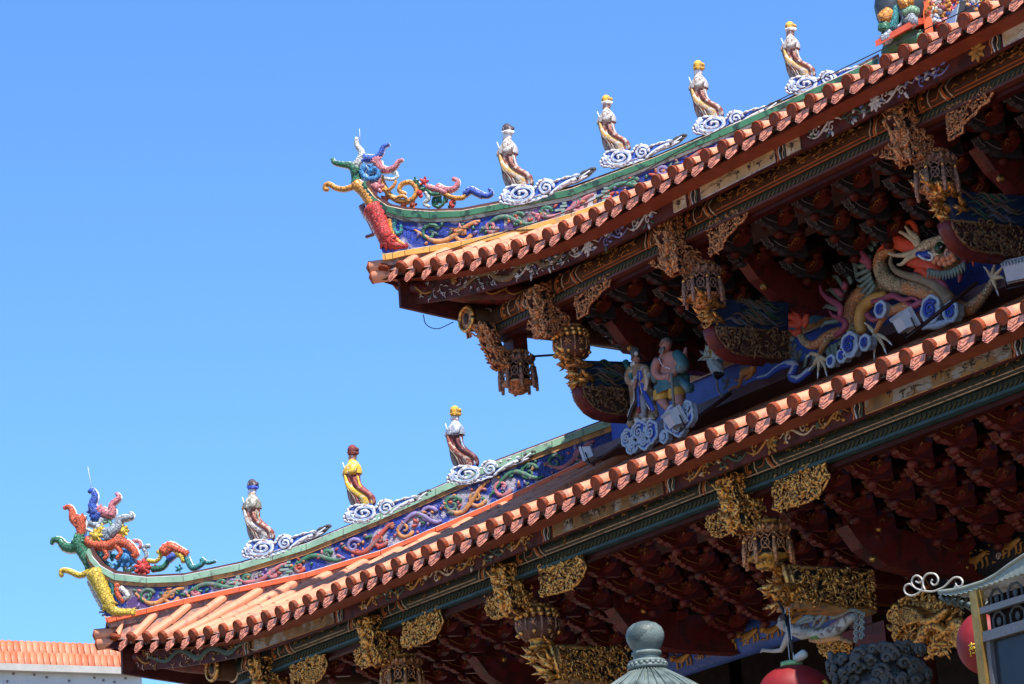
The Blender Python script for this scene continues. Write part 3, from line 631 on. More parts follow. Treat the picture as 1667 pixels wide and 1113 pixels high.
def statue(label, loc, robe, cape, sash, hat, hatrim, back, seed=0):
    t = thing('immortal_statue', label, 'statue', loc, group='robed immortals standing on ridge clouds', rz=math.radians(45))
    BASE[t.name] = Vector()
    rnd = random.Random(seed)
    def loft(mb, secs, m, d=.085, fold=.10, n=18):
        rows = []
        for i, (y, a, b_) in enumerate(secs):
            A, B = fl(a, y), fl(b_, y); c = (A + B) / 2; rx = (B - A).length / 2
            ry = d * (1 if y > 240 else max(.45, 1 - (240 - y) / 70))
            rows.append([Vector((c.x + rx * (1 + fold * math.sin(j * 2.1 + i * .5)) * math.cos(2 * math.pi * j / n), ry * (1 + fold * math.sin(j * 2.7 + i * .4)) * math.sin(2 * math.pi * j / n), c.z)) for j in range(n)])
        mb.grid(rows, m, True, True)
    b = MB(); loft(b, SEC, robe)
    # head with face turned outward along the ridge
    hc = fl(907, 196); b.ball(hc, (.046, .040, .056), MATS['skin_paint'] if seed % 2 else white, 12, 9)
    b.ball(hc + Vector((-.045, 0, -.006)), (.014, .010, .014), white, 6, 5)
    for s in (-1, 1): b.ball(hc + Vector((-.034, s * .017, .008)), .006, inkm, 5, 4); b.ball(hc + Vector((.004, s * .037, 0)), (.01, .006, .016), white, 6, 4)
    b.tube([hc + Vector((-.03, 0, -.03)), hc + Vector((-.045, 0, -.08)), fl(893, 240)], [.022, .018, .006], cape, n=6)
    # arms folded forward with tablet
    for s in (-1, 1): b.tube([fl(925, 232, s * .06), fl(915, 262, s * .095), fl(882, 268, s * .05), fl(868, 262, s * .015)], [.03, .04, .034, .016], cape, n=8)
    b.tube([fl(872, 262), fl(866, 250)], .014, MATS['skin_paint'], n=6)
    b.build('figure', t)
    k = MB(); loft(k, [(282, 858, 953), (272, 857, 954), (255, 862, 950), (240, 872, 943), (226, 884, 933), (212, 892, 922)], cape, .098, .07)
    k.build('cape', t)
    s_ = MB()
    s_.tube(cr([fl(870, 280, .078), fl(884, 325, .082), (fl(912, 352, .086)), fl(948, 370, .09), fl(972, 392, .088), fl(972, 424, .08)], 4), [.010, .024, .032, .04, .044, .03], sash, n=8, squash=(Y, .35))
    s_.tube(cr([fl(912, 285, .095), fl(925, 320, .10), fl(950, 345, .105), fl(985, 365, .10), fl(1008, 388, .085), fl(1010, 415, .07)], 4), [.012, .02, .024, .03, .034, .026], robe, n=7, squash=(Y, .6))
    hm_ = [(920, 288), (935, 330), (958, 356), (990, 372), (1012, 392), (1016, 415)]
    for k_ in range(4):
        P = cr([fl(x - k_ * 9 + seed % 3, y + k_ * 3, .088 - .004 * k_) for x, y in hm_], 4); s_.tube(P, [.006, .011, .013, .016, .012], (robe, cape, robe, sash)[k_], n=6)
    for k_ in range(3): s_.tube(cr([fl(866 + k_ * 7, 290 + k_ * 8, .07), fl(880 + k_ * 9, 340, .08), fl(915 + k_ * 12, 385, .085), fl(930 + k_ * 16, 424, .08)], 4), [.004, .009, .006], robe if k_ % 2 else back, n=5)
    s_.ball(fl(975, 405, .05), (.075, .05, .06), sash, 10, 8); s_.ball(fl(1006, 408, .03), (.05, .05, .06), robe, 10, 8)
    s_.tube(cr([fl(935, 285, .08), fl(945, 325, .09), fl(965, 350, .095)], 4), [.01, .014, .008], cape, n=6)
    s_.build('sash', t)
    p = MB(); p.prism([fl(856, 268, .05), fl(864, 300, .05), fl(902, 430, .05), fl(935, 430, .05), fl(890, 300, .05), fl(880, 268, .05)], (0, .10, 0), back); p.build('back_board', t)
    h = MB(); h.lathe(fl(908, 181), [(.050, -.014), (.058, 0), (.058, .016), (.052, .02)], hatrim, 14)
    h.ball(fl(905, 166), (.056, .050, .070), hat, 14, 9); h.ball(fl(928, 160), (.024, .03, .026), hat, 8, 6); h.tube([fl(880, 174, .03), fl(905, 178, .055), fl(930, 172, .03)], .008, hatrim, n=5)
    for s in (-1, 1): h.ball(fl(930, 176, s * .03), (.02, .014, .02), hatrim, 6, 5)
    h.build('hat', t)
    q = MB(); q.tube([fl(858, 222, .05), fl(866, 245, .05), fl(874, 268, .04)], .006, white, n=5); q.build('tablet', t)
    cloudbase(t, seed)
    return t
def rb(n, c, d, a=.4): return M(n, c, .65, var=.35, scale=10, dirt=d, amt=a, dscale=24, bump=.6)
rred = rb('worn_red_robe', (.27, .075, .05), (.44, .34, .27), .35); wcape = rb('worn_white_cape', (.47, .44, .40), (.20, .14, .11), .30)
gold_s = rb('ochre_sash', (.55, .33, .10), (.6, .5, .4), .4); goldhat = rb('gold_hat', (.60, .33, .03), (.25, .14, .04), .25); darkhat = rb('dark_hat', (.05, .035, .04), (.3, .25, .25), .15)
boardm = rb('weathered_board', (.30, .24, .18), (.15, .11, .09), .4); yel = rb('yellow_cape', (.70, .44, .04), (.6, .5, .3), .25); mred = rb('deep_red_robe', (.26, .05, .04), (.35, .14, .12), .3)
bcape = rb('blue_grey_cape', (.28, .33, .42), (.5, .5, .52), .35); gcape = rb('moss_grey_cape', (.22, .22, .17), (.5, .48, .42), .35); redhat = rb('red_hat', (.16, .02, .015), (.08, .02, .02), .2); darkr = rb('dark_maroon_robe', (.13, .03, .03), (.2, .1, .1), .2)
STAT = [((850.5, 319), CU, 'black hatted statue on the upper ridge, nearest its curled end', rred, wcape, gold_s, darkhat, white, boardm),
 ((1010, 260), CU, 'gold hatted statue on the upper ridge, next to the black hatted one', rred, wcape, gold_s, goldhat, white, boardm),
 ((1161, 206), CU, 'gold hatted statue in the middle of three on the upper ridge, robe mostly red', rred, wcape, gold_s, goldhat, goldhat, boardm),
 ((1311, 141), CU, 'highest robed statue on the upper ridge, nearest the orange platform', rred, wcape, gold_s, goldhat, white, boardm),
 ((431, 893), CL, 'grey caped statue with dark blue banded hat, first above the lower ridge end ornament', rred, gcape, wcape, darkhat, bluep, boardm),
 ((595, 836), CL, 'statue in bright yellow cape and dark red hat on the lower ridge', mred, yel, yel, redhat, redhat, boardm),
 ((763, 773), CL, 'statue in blue grey cape and gold hat, last figure along the lower ridge', darkr, bcape, rred, goldhat, goldhat, boardm)]
for i, (p, C, lab, *ms) in enumerate(STAT):
    st_ = statue(lab, onD(*p, C, 0), *ms, seed=i); k_ = (.985, .88, .90, .885, .965, .955, .96)[i]; st_.scale = (k_, k_, k_)

# ------------------------------------------------------------------ purlins with painted panels under each eave
def mid(i): return i
def purlin(r, yp, zb, x0, x1, base, posts, up):
    p = MB(); k = 10
    prof = [(yp + .10 - .115 * math.cos(a), zb + .175 + .115 * math.sin(a)) for a in [math.radians(-80 + 170 * j / k) for j in range(k + 1)]] + [(yp + .3, zb + .32), (yp + .3, zb + .08)]
    p.grid([[Vector((x, a, b)) for a, b in prof] for x in (x0, x1)], base, True, True)
    p.add([Vector((x0, a, b)) for a, b in prof], [tuple(range(len(prof)))], base)
    mo = MB()
    mo.box(((x0 + x1) / 2, yp + .04, zb + .035), (x1 - x0, .08, .07), purg)
    mo.box(((x0 + x1) / 2, yp + .03, zb - .012), (x1 - x0, .10, .024), tealst if not up else M('dark_batten', (.10, .03, .02), .5))
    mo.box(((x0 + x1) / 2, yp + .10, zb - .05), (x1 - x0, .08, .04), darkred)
    x = x0 + .03; i = 0
    while x < x1 - .05:    # running leaf moulding
        q = zb + .012; mo.tube([(x, yp - .002, q - .006), (x + .02, yp - .006, q + .012), (x + .042, yp - .006, q + .03), (x + .04, yp - .002, q + .052)], [.005, .008, .006, .002], M('leaf_bronze', (.16, .095, .035), .6) if up else oliveg, n=4); x += .058; i += 1
    d = MB(); face = lambda u, v, o=.004: Vector((u, yp + .10 - (.115 + o) * math.cos(math.radians(lerp(-50, 75, v))), zb + .175 + (.115 + o) * math.sin(math.radians(lerp(-50, 75, v)))))
    d.tube([face(x0, .08), face(x1, .08)], .006, orl if up else cream, n=4)
    rnd = random.Random(31 + up)
    ps = sorted(posts)
    for px_ in ps:
        for s in (-1, 1):
            for off, m, w in ((.10, black, .02), (.13, orl, .012), (.155, goldp, .01), (.25, cream, .01), (.40, cream, .012), (.425, orl, .02), (.455, black, .016), (.48, cream, .012)):
                ch = .06 if off > .3 else 0
                d.tube([face(px_ + s * (off + ch * (abs(t / 4 - .5) * 2)), t / 4 * .94 + .03, .003) for t in range(5)], w * .85, m, n=4, squash=(Y, .4))
            for v in (.2, .5, .8): d.ball(face(px_ + s * .185, v, .004), .018, orl, 6, 5)
            d.tube([face(px_ + s * .29, .25, .003), face(px_ + s * .36, .25, .003), face(px_ + s * .40, .5, .003), face(px_ + s * .36, .75, .003), face(px_ + s * .29, .75, .003)], .006, orl, n=4)
    for a, b in zip(ps, ps[1:] + [x1 + .4]):
        a2, b2 = a + .58, b - .58
        if b2 - a2 < .3: continue
        d.tube([face(a2, .2, .003), face(b2, .2, .003), face(b2, .9, .003), face(a2, .9, .003), face(a2, .2, .003)], .006, cream if not up else orl, n=4)
        for i in range(int((b2 - a2) * 60)):
            u, v = rnd.uniform(a2 + .05, b2 - .05), rnd.uniform(.3, .8); an = rnd.uniform(0, 6.28); q = rnd.uniform(.015, .045)
            d.tube([face(u, v, .004), face(u + q * math.cos(an), v + 3 * q * math.sin(an), .008), face(u + 2 * q * math.cos(an + .7), v + 4 * q * math.sin(an + .7), .004)], [.003, .007, .002], goldp if up or i % 3 == 0 else oliveg, n=4)
    o = p.build('purlin', temple, label='painted beam under the ' + ('upper' if up else 'lower') + ' eave'); mo.build('leaf_moulding', o); d.build('painted_panel', o)
UP = [-25.84, -24.9, -22.78, -19.52, -16.3, -13.0]; LP = [-28.68, -26.55, -24.21, -20.82]
zlU = onY(1217, 340, 17.58).z; zlL = onY(1150, 821, 16.45).z
purlin(RU, 17.58, zlU, -25.9, -9.5, purl, UP, True); purlin(RL, 16.45, zlL, -29.3, -9.5, purg, LP, False)
for (cx, y0, y1, zc) in ((-26.02, 17.42, 20.5, zlU + .17), (-29.45, 16.3, 20.5, zlL + .17)):     # side purlin with gilt round end
    b = MB(); b.tube([(cx, y0, zc), (cx, y1, zc)], .12, purl, n=14); b.tube([(cx, y0 - .012, zc) + Vector() if 0 else Vector((cx, y0 - .06, zc)) + Vector((.12 * math.cos(a), 0, .12 * math.sin(a))) for a in [i * .3927 for i in range(17)]], .02, gold, n=6)
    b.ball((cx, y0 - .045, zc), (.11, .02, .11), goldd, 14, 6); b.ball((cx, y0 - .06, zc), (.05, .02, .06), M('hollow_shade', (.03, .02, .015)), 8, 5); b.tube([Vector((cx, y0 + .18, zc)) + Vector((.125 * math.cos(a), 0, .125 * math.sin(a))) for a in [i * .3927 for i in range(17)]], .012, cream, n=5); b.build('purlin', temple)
# corner beams carrying the turned-up eaves
for C, z, n_ in ((CU, -.26, 1.9), (CL, -.27, 2.0)):
    b = MB(); b.tube(cr([C + DU * .35 + Z * (z + .02), C + DU * 1.1 + Z * (z - .16), C + DU * 2.4 + Z * (z - .22)], 4), [.06, .09, .11], redwood, n=8)
    for i in range(6): b.tube(cr([C + DU * (.4 + i * .22) + DN * .07 + Z * (z + .0 - i * .03), C + DU * (.5 + i * .22) + DN * .10 + Z * (z - .09 - i * .03), C + DU * (.66 + i * .22) + DN * .08 + Z * (z - .04 - i * .03)], 3), .012, goldp, n=5)
    b.build('corner_beam', temple)

# ------------------------------------------------------------------ hanging posts, pendants, spandrels and carved brackets
def post(x, y, zt, zb, n=''):
    b = MB(); w = .17
    b.box((x, y, (zt + zb) / 2), (w, w, zt - zb), redwood); zm = lerp(zb, zt, .62)
    for s in (0, 1): b.box((x, y, zm + s * .035), (w + .016, w + .016, .014), M('grey_groove', (.11, .085, .08), .6))
    return b.build('hanging_post', temple)
def lantern_pendant(par, x, y, zt, h, m, m2, R_=.165):
    b = MB(); c = Vector((x, y, 0)); n = 8
    b.lathe(c, [(R_ * .60, zt), (R_ * .72, zt - .01), (R_ * .72, zt - .035), (R_ * .62, zt - .045)], m2, 20)
    for j in range(20): a = j * .314; b.ball(c + Vector((R_ * .74 * math.cos(a), R_ * .74 * math.sin(a), zt - .022)), .011, gold, 5, 4)
    b.lathe(c, [(R_ * .6, zt - .05), (R_ * .98, zt - .075), (R_ * 1.02, zt - .11), (R_ * .9, zt - .13)], m, 8, False, rot=.39)
    b.lathe(c, [(R_ * .72, zt - .12), (R_ * .72, zt - h * .85)], black, 12)  # black core standing in for the shade inside the openwork
    P = lambda a, rr, z: c + Vector((rr * math.cos(a), rr * math.sin(a), z))
    for j in range(n):
        a = .39 + j * math.pi / 4; a2 = a + math.pi / 8
        b.tube([P(a, R_, zt - .10), P(a, R_ * .98, zt - h * .8)], .008, m, n=5)
        # leaf teeth above, chain loops, rosette below
        for q in (0, 1): aa = a + q * math.pi / 8; b.tube([P(aa, R_ * .98, zt - .11), P(aa, R_ * 1.06, zt - .085), P(aa, R_ * .98, zt - .045)], [.012, .020, .003], m, n=5)
        ctr = P(a2, R_ * .93, zt - h * .58); tU = Vector((-math.sin(a2), math.cos(a2), 0))
        b.tube([ctr + tU * (.035 * math.cos(t)) + Z * (.045 * math.sin(t)) for t in [i * .628 for i in range(11)]], .007, m, n=4)
        for q in (-1, 1):
            b.tube([ctr + tU * (q * .055) + Z * .08, ctr, ctr + tU * (q * .055) - Z * .08], .006, m, n=4)
            b.tube([P(a2 + q * .36, R_, zt - .13), P(a2 + q * .18, R_ * 1.02, zt - .17), P(a2, R_, zt - .14)], .009, m, n=4)
        # tassel hanging from each corner
        b.tube([P(a, R_ * 1.06, zt - .16), P(a, R_ * 1.08, zt - .19)], .016, gold, n=6)
        b.tube([P(a, R_ * 1.08, zt - .19), P(a, R_ * 1.10, zt - h * .7), P(a, R_ * 1.13, zt - h * 1.02)], [.014, .021, .016], m, n=6)
    b.lathe(c, [(R_ * .98, zt - h * .80), (R_ * .95, zt - h * .86), (R_ * .72, zt - h * .9), (R_ * .55, zt - h * .93), (R_ * .55, zt - h * 1.05), (R_ * .3, zt - h * 1.1)], m2, 16)
    for j in range(10): a = j * .628; b.ball(P(a, R_ * .55, zt - h * .99), .02, m2, 5, 4)
    return b.build('pendant', par)
def lotus_pendant(par, x, y, zt, h, m, m2, R_=.165):
    b = MB(); c = Vector((x, y, 0)); P = lambda a, rr, z: c + Vector((rr * math.cos(a), rr * math.sin(a), z))
    b.lathe(c, [(R_ * .62, zt), (R_ * .74, zt - .01), (R_ * .74, zt - .035), (R_ * .64, zt - .05)], m2, 20)
    for j in range(22): a = j * .2856; b.ball(P(a, R_ * .75, zt - .022), .010, gold, 5, 4)
    for rr, zz, n in ((R_ * .84, zt - .075, 14), (R_ * .92, zt - .115, 16)):
        for j in range(n): a = 6.283 * j / n; b.tube([P(a, rr * .9, zz + .03), P(a, rr * 1.08, zz), P(a, rr * .95, zz - .03)], [.02, .032, .012], gold, n=6)
    b.lathe(c, [(R_ * .8, zt - .13), (R_ * 1.0, zt - .15), (R_ * 1.05, zt - h * .55), (R_ * .96, zt - h * .75), (R_ * .62, zt - h * .86)], M('pendant_ground', (.10, .035, .02), .6), 18)
    for j in range(8):
        a = .39 + j * .7854; a2 = a + .39
        b.tube([P(a, R_ * .96, zt - .135), P(a, R_ * 1.06, zt - h * .42), P(a, R_ * 1.05, zt - h * .62), P(a, R_ * .7, zt - h * .86)], .011, m, n=5)
        for t in range(6): an = t * 1.047; ctr = P(a2, R_ * 1.05, zt - h * .5); tU = Vector((-math.sin(a2), math.cos(a2), 0)); d = tU * math.cos(an) + Z * math.sin(an); b.tube([ctr, ctr + d * .022, ctr + d * .042], [.006, .011, .003], m, n=4)
        b.ball(P(a2, R_ * 1.08, zt - h * .5), .012, gold, 5, 4)
        b.tube([P(a2, R_ * 1.02, zt - h * .7), P(a2, R_ * .95, zt - h * .78)], [.03, .01], gold, n=5)
    b.lathe(c, [(R_ * .6, zt - h * .84), (R_ * .45, zt - h * .90), (R_ * .42, zt - h), (R_ * .55, zt - h * 1.03), (R_ * .5, zt - h * 1.07)], m2, 12)
    return b.build('pendant', par)
def leaf_fan(mb, O, U, V, N, w, h, m, seed=0, n=30):
    rnd = random.Random(seed)
    for i in range(n):
        v = (i + .5) / n; d0 = U * rnd.uniform(.15, .75) * w; c = O + U * (w * .5 * v) - V * (h * v) + N * rnd.uniform(-.10, .10)
        a = rnd.uniform(-.5, .55); d = (-U * math.cos(a) + V * math.sin(a) + N * rnd.uniform(-.5, .5)).normalized(); q = rnd.uniform(.10, .17) * w / .3
        b0 = c + d0; mb.tube([b0, b0 + d * q * .55 + V * .012, b0 + d * q + V * (.03)], [.022, .032, .003], m, n=5)
        for s in (-1, 1): mb.tube([b0 + d * q * .3, b0 + d * q * .55 + (V * s * .03), b0 + d * q * .8 + V * s * .045], [.010, .012, .002], m, n=4)
def polyY(pts, conv, y, xr): return [((p := onY(*conv(*q), y)).x - xr, p.z) for q in pts]
def polyX(pts, conv, x): return [((p := onX(*conv(*q), x)).y, p.z) for q in pts]
e5 = lambda x, y: (1400 + x / 5.3, 130 + y / 5.3); e2 = lambda x, y: (1150 + x / 5.06, 740 + y / 5.06); e3 = lambda x, y: (860 + x / 5.06, 540 + y / 5.06)
spU = polyY([(690,275),(900,170),(1100,68),(1100,110),(1075,170),(1040,222),(985,255),(950,305),(880,365),(838,415),(835,480),(775,510),(722,548),(708,430)], e5, 17.60, -19.60)
spL = polyY([(540,210),(750,135),(960,58),(958,120),(990,190),(955,270),(905,340),(820,395),(700,430),(550,465)], e2, 16.47, -20.86)
wgU = [(-u * .68, v) for u, v in spU]; wgL = [(-u * .62, v) for u, v in spL]
fbU = polyX([(300,230),(470,180),(520,390),(580,590),(575,645),(430,715),(392,690),(410,600),(330,480),(262,345)], e5, -19.52)
fbL = polyX([(150,200),(340,150),(375,250),(430,470),(460,570),(400,620),(290,640),(245,600),(240,520),(190,350)], e2, -20.82)
boat = polyX([(415,468),(820,490),(1000,498),(1000,708),(820,697),(660,688),(560,668),(500,630),(450,570),(425,520)], e3, -24.9)
blueb = polyX([(375,250),(820,262),(1000,268),(1000,497),(820,488),(455,462)], e3, -24.9)
zpU, zpL = onY(1150, 423, 17.8).z, onY(1250, 846, 16.7).z
hU, hL = zpU - onY(1152, 493, 17.8).z, zpL - onY(1250, 921, 16.7).z
fb0 = polyX([(110,450),(185,450),(240,600),(310,750),(305,800),(250,795),(200,690),(140,570)], lambda a_, b_: (760 + a_ / 5.06, 440 + b_ / 5.06), -25.84)
for i, x in enumerate(UP):
    FBX = fb0 if i == 0 else fbU
    po = post(x, 17.8, zlU + .15, zpU - .02)
    (lotus_pendant if i == 1 else lantern_pendant)(po, x, 17.8, zpU, hU, bronze if i != 1 else goldd, goldd)
    if i:
        b = MB(); carve(b, Vector((x, 17.60, 0)), X, Z, -Y, [(u - .06 if 0 else u, v) for u, v in spU], goldd, darkred, 1100, sz=1.2, seed=i); b.build('spandrel_carving', temple)
    if i: b = MB(); carve(b, Vector((x + .13, 17.66, 0)), X, Z, -Y, wgU, goldd, darkred, 1100, sz=1.2, seed=i + 7); b.build('spandrel_carving', temple)
    b = MB()
    for s in (-1, 1): carve(b, Vector((x + s * .06, 0, 0)), Y, Z, X * s, FBX, goldd, darkred, 1200, th=.06, seed=i * 3 + s, sz=1.35)
    c = sum((Vector((x, u, v)) for u, v in fbU), Vector()) / len(fbU)
    A_ = Vector((x, FBX[0][0], FBX[0][1])); B_ = Vector((x, FBX[4 if i == 0 else 6][0], FBX[4 if i == 0 else 6][1])); V_ = (A_ - B_); l_ = V_.length; V_.normalize(); N_ = X.cross(V_); N_ = N_ if N_.y < 0 else -N_
    carve(b, B_, X, V_, N_, [(-.085, 0), (.085, 0), (.085, l_), (-.085, l_)], goldd, black, 2300, th=.05, seed=i + 60, sz=1.5, border=False)
    for k_ in range(3):
        q_ = B_ + V_ * l_ * (.2 + .3 * k_) + X * (.02 if k_ % 2 else -.02) + N_ * .03
        b.tube([q_ - V_ * .07, q_ + N_ * .02, q_ + V_ * .04], [.022, .034, .03], goldd, n=7); b.ball(q_ + V_ * .075 + N_ * .012, .026, goldd, 8, 6)
        b.tube([q_ + V_ * .03, q_ + X * .05 + N_ * .04, q_ + N_ * .06 + V_ * .01], .011, goldd, n=5); b.tube([q_ + V_ * .03, q_ - X * .05 + N_ * .03 + V_ * .02, q_ - X * .06 + N_ * .05 + V_ * .07], .010, goldd, n=5)
    b.build('figure_bracket', temple)
    if i:
        b = MB(); dx = .07
        for s in (-1, 1): carve(b, Vector((x + s * dx, 0, 0)), Y, Z, X * s, boat, M('boat_carving', (.24, .125, .05), .5, .25, var=.4, scale=20, dirt=(.08, .04, .025), amt=.4, dscale=40), M('bracket_ground', (.055, .02, .012), .6), 800, th=.07, seed=i + 40, sz=1.2)
        b.tube([Vector((x, u, v)) for u, v in boat[-4:] + boat[:1]] and [Vector((x, u, v)) for u, v in [boat[0]] + boat[::-1][:6]], .075, redwood, n=8, squash=(X, 1))
        o = b.build('boat_bracket', temple)
        b = MB(); b.prism([Vector((x - dx, u, v)) for u, v in blueb], X * (2 * dx), M('navy_panel', (.010, .022, .055), .5, var=.4))
        rnd = random.Random(i)
        ys = [u for u, v in blueb]; zs = [v for u, v in blueb]
        for k_ in range(34):
            u, v = rnd.uniform(min(ys) + .12, max(ys) - .3), rnd.uniform(min(zs) + .05, max(zs) - .05)
            b.tube(cr([Vector((x + dx + .005, u, v)), Vector((x + dx + .01, u + .08, v + .025)), Vector((x + dx + .01, u + .17, v - .02)), Vector((x + dx + .005, u + .27, v + .012))], 6), [.003, .010, .013, .008, .003], (M('sash_green', (.03, .07, .045)), M('sash_tan', (.13, .085, .05)), M('sash_slate', (.08, .09, .12)), M('sash_brown', (.10, .06, .04)))[k_ % 4], n=6)
        b.build('painted_beam', temple)
        b = MB(); leaf_fan(b, Vector((x, blueb[0][0] - .16, max(zs))), Y, Z, X, .36, max(zs) - boat[0][1] + .0, gold, seed=i); b.build('leaf_carving', temple)
gp = [(p.y, p.z) for p in (onX(1272, 926, -20.82), onX(1406, 934, -20.82), onX(1410, 994, -20.82), onX(1282, 982, -20.82))]
for i, x in enumerate(LP):
    po = post(x, 16.7, zlL + .15, zpL - .02)
    (lotus_pendant if i in (2,) else lantern_pendant)(po, x, 16.7, zpL, hL, goldd if i != 2 else bronze, M('gilt_rim', (.50, .26, .05), .4, .5, var=.3, dirt=(.15, .09, .04), amt=.4, dscale=20), .185)
    b = MB(); carve(b, Vector((x, 16.47, 0)), X, Z, -Y, spL, gold, darkred, 1500, seed=i, sz=1.2); b.build('spandrel_carving', temple)
    b = MB(); carve(b, Vector((x + .13, 16.55, 0)), X, Z, -Y, wgL, gold, redwood, 1800, seed=i + 9); b.build('spandrel_carving', temple)
    b = MB()
    for s in (-1, 1): carve(b, Vector((x + s * .06, 0, 0)), Y, Z, X * s, fbL, gold, darkred, 1400, th=.06, seed=i * 3 + s, sz=1.3)
    A_ = Vector((x, fbL[0][0], fbL[0][1])); B_ = Vector((x, fbL[7][0], fbL[7][1])); V_ = (A_ - B_); l_ = V_.length; V_.normalize(); N_ = X.cross(V_); N_ = N_ if N_.y < 0 else -N_
    carve(b, B_, X, V_, N_, [(-.085, 0), (.085, 0), (.085, l_), (-.085, l_)], gold, black, 2300, th=.05, seed=i + 60, sz=1.5, border=False)
    for k_ in range(3):
        q_ = B_ + V_ * l_ * (.2 + .3 * k_) + X * (.02 if k_ % 2 else -.02) + N_ * .03
        b.tube([q_ - V_ * .07, q_ + N_ * .02, q_ + V_ * .04], [.022, .034, .03], gold, n=7); b.ball(q_ + V_ * .075 + N_ * .012, .026, gold, 8, 6)
        b.tube([q_ + V_ * .03, q_ + X * .05 + N_ * .04, q_ + N_ * .06 + V_ * .01], .011, gold, n=5); b.tube([q_ + V_ * .03, q_ - X * .05 + N_ * .03 + V_ * .02, q_ - X * .06 + N_ * .05 + V_ * .07], .010, gold, n=5)
    b.build('figure_bracket', temple)
    b = MB()
    for s in (-1, 1):
        A = [Vector((x + s * .09, u, v)) for u, v in gp]; b.prism(A, X * (-.06 * s), M('panel_ground', (.05, .022, .012), .7))
        b.tube(A + [A[0]], .024, M('panel_frame', (.36, .18, .05), .5, .2, var=.3), n=4); carve(b, Vector((x + s * .095, 0, 0)), Y, Z, X * s, gp, gold, black, 1100, th=.01, sz=1.25, border=False, seed=i + 5)
    b.box((x, (gp[0][0] + gp[1][0]) / 2, gp[2][1] - .02), (.2, gp[1][0] - gp[0][0] + .02, .04), ochre); b.build('carved_panel', temple)
    b = MB(); leaf_fan(b, Vector((x, gp[0][0] - .20, gp[0][1])), Y, Z, X, .42, .36, gold, seed=i + 3, n=34)
    for s in (0, 1): b.tube([Vector((x + .1, gp[0][0] - .06 + s * .06, gp[0][1] + .01)), Vector((x + .1, gp[3][0] - .02 + s * .06, gp[3][1]))], .022, gold, n=6)
    b.build('leaf_carving', temple)

# ------------------------------------------------------------------ bracket sets
def arm_curls(b, P, n, m, rnd):
    for i in range(n):
        u, v = rnd.uniform(-.15, .15), rnd.uniform(-.02, .03); b.tube([P(u, v), P(u + .03, v + .025), P(u + .055, v)], [.003, .006, .002], m, n=4)
def bracket_set(name, nl, dy, dz, pale, var=0):
    b = MB(); rnd = random.Random(nl + var * 17)
    ar = redwood if not pale else M('bracket_red', (.09, .018, .012), .5, var=.3); ed = M('prow_grey', (.045, .042, .046), .6) if pale else M('prow_red', (.10, .016, .012), .45)
    ln = M('prow_edge', (.22, .21, .22), .6) if pale else M('dull_gold_line', (.26, .12, .035), .5, .3)
    for j in range(nl):
        c = Vector((0 if j % 2 == 0 else .26, j * dy, -j * dz + rnd.uniform(-.012, .012)))
        # cross arm along the eave with scrolled ends
        pr_ = [(-.21, .05), (.21, .05), (.21, .01), (.17, -.03), (.10, -.05), (-.10, -.05), (-.17, -.03), (-.21, .01)]
        b.prism([c + Vector((u, -.035, v)) for u, v in pr_], (0, .07, 0), ar)
        arm_curls(b, lambda u, v: c + Vector((u, -.042, v)), 5, ln if not pale else goldp, rnd)
        for u in (-.17, .17): b.lathe(c + Vector((u, 0, 0)), [(.035, .05), (.052, .075), (.052, .11)], ar, 8)
        # prow arm pointing out, stepped tip
        tip = [(.20, .055), (-.14, .055), (-.24, .075), (-.29, .05), (-.26, .03), (-.255, .005), (-.225, .0), (-.215, -.025), (-.18, -.028), (-.165, -.05), (-.12, -.05), (-.08, -.075), (.0, -.085), (.20, -.07)]
        b.prism([c + Vector((-.035, u, v)) for u, v in tip], (.07, 0, 0), ed, ar if not pale else ed)
        for s in (-.04, .04):
            b.tube([c + Vector((s, u, v)) for u, v in tip[2:8]], .0045 if pale else .004, ln, n=4)
            b.tube([c + Vector((s, -.2, .03)), c + Vector((s, -.14, .0)), c + Vector((s, -.05, -.02)), c + Vector((s, .02, .01))], .005, ln, n=4)
        b.ball(c + Vector((0, 0, -.115)), (.05, .05, .04), ar, 8, 6)
        b.lathe(c + Vector((0, -.05, 0)), [(.04, .06), (.065, .085), (.065, .13), (.05, .14)], ar, 8)
        # tie rail above
        b.box(c + Vector((0, .0, .135)), (.52, .05, .04), darkred)
    return b.build(name, temple)
n = 0
proto = bracket_set('bracket_set', 4, .42, .075, True); proto.location = Vector((-25.3, 18.02, zlU - .02)) - BASE[temple.name]
proto2 = bracket_set('bracket_set', 4, .42, .075, True, 1); proto2.location = Vector((-24.74, 18.02, zlU - .02)) - BASE[temple.name]
x = -24.18; rj = random.Random(4); n = 0
while x < -10.2:
    o = (proto, proto2)[n % 2].copy(); S.collection.objects.link(o); o.location = Vector((x + rj.uniform(-.03, .03), 18.02 + rj.uniform(-.03, .03), zlU - .02 + rj.uniform(-.012, .012))) - BASE[temple.name]; o.rotation_euler = (0, 0, rj.uniform(-.04, .04))
    x += .56; n += 1
pl = bracket_set('bracket_set', 5, .44, .075, False); pl.location = Vector((-28.2, 16.92, zlL - .04)) - BASE[temple.name]
pl2 = bracket_set('bracket_set', 5, .44, .075, False, 1); pl2.location = Vector((-27.67, 16.92, zlL - .04)) - BASE[temple.name]
x = -27.14; n = 0
while x < -10.2:
    o = (pl, pl2)[n % 2].copy(); S.collection.objects.link(o); o.location = Vector((x + rj.uniform(-.03, .03), 16.92 + rj.uniform(-.03, .03), zlL - .04 + rj.uniform(-.015, .015))) - BASE[temple.name]; o.rotation_euler = (0, 0, rj.uniform(-.04, .04)); x += .53; n += 1
# fix local frames of the prototypes (their meshes are built about the origin)
for me in {proto.data, pl.data, proto2.data, pl2.data}: me.transform(Matrix.Translation(BASE[temple.name]))

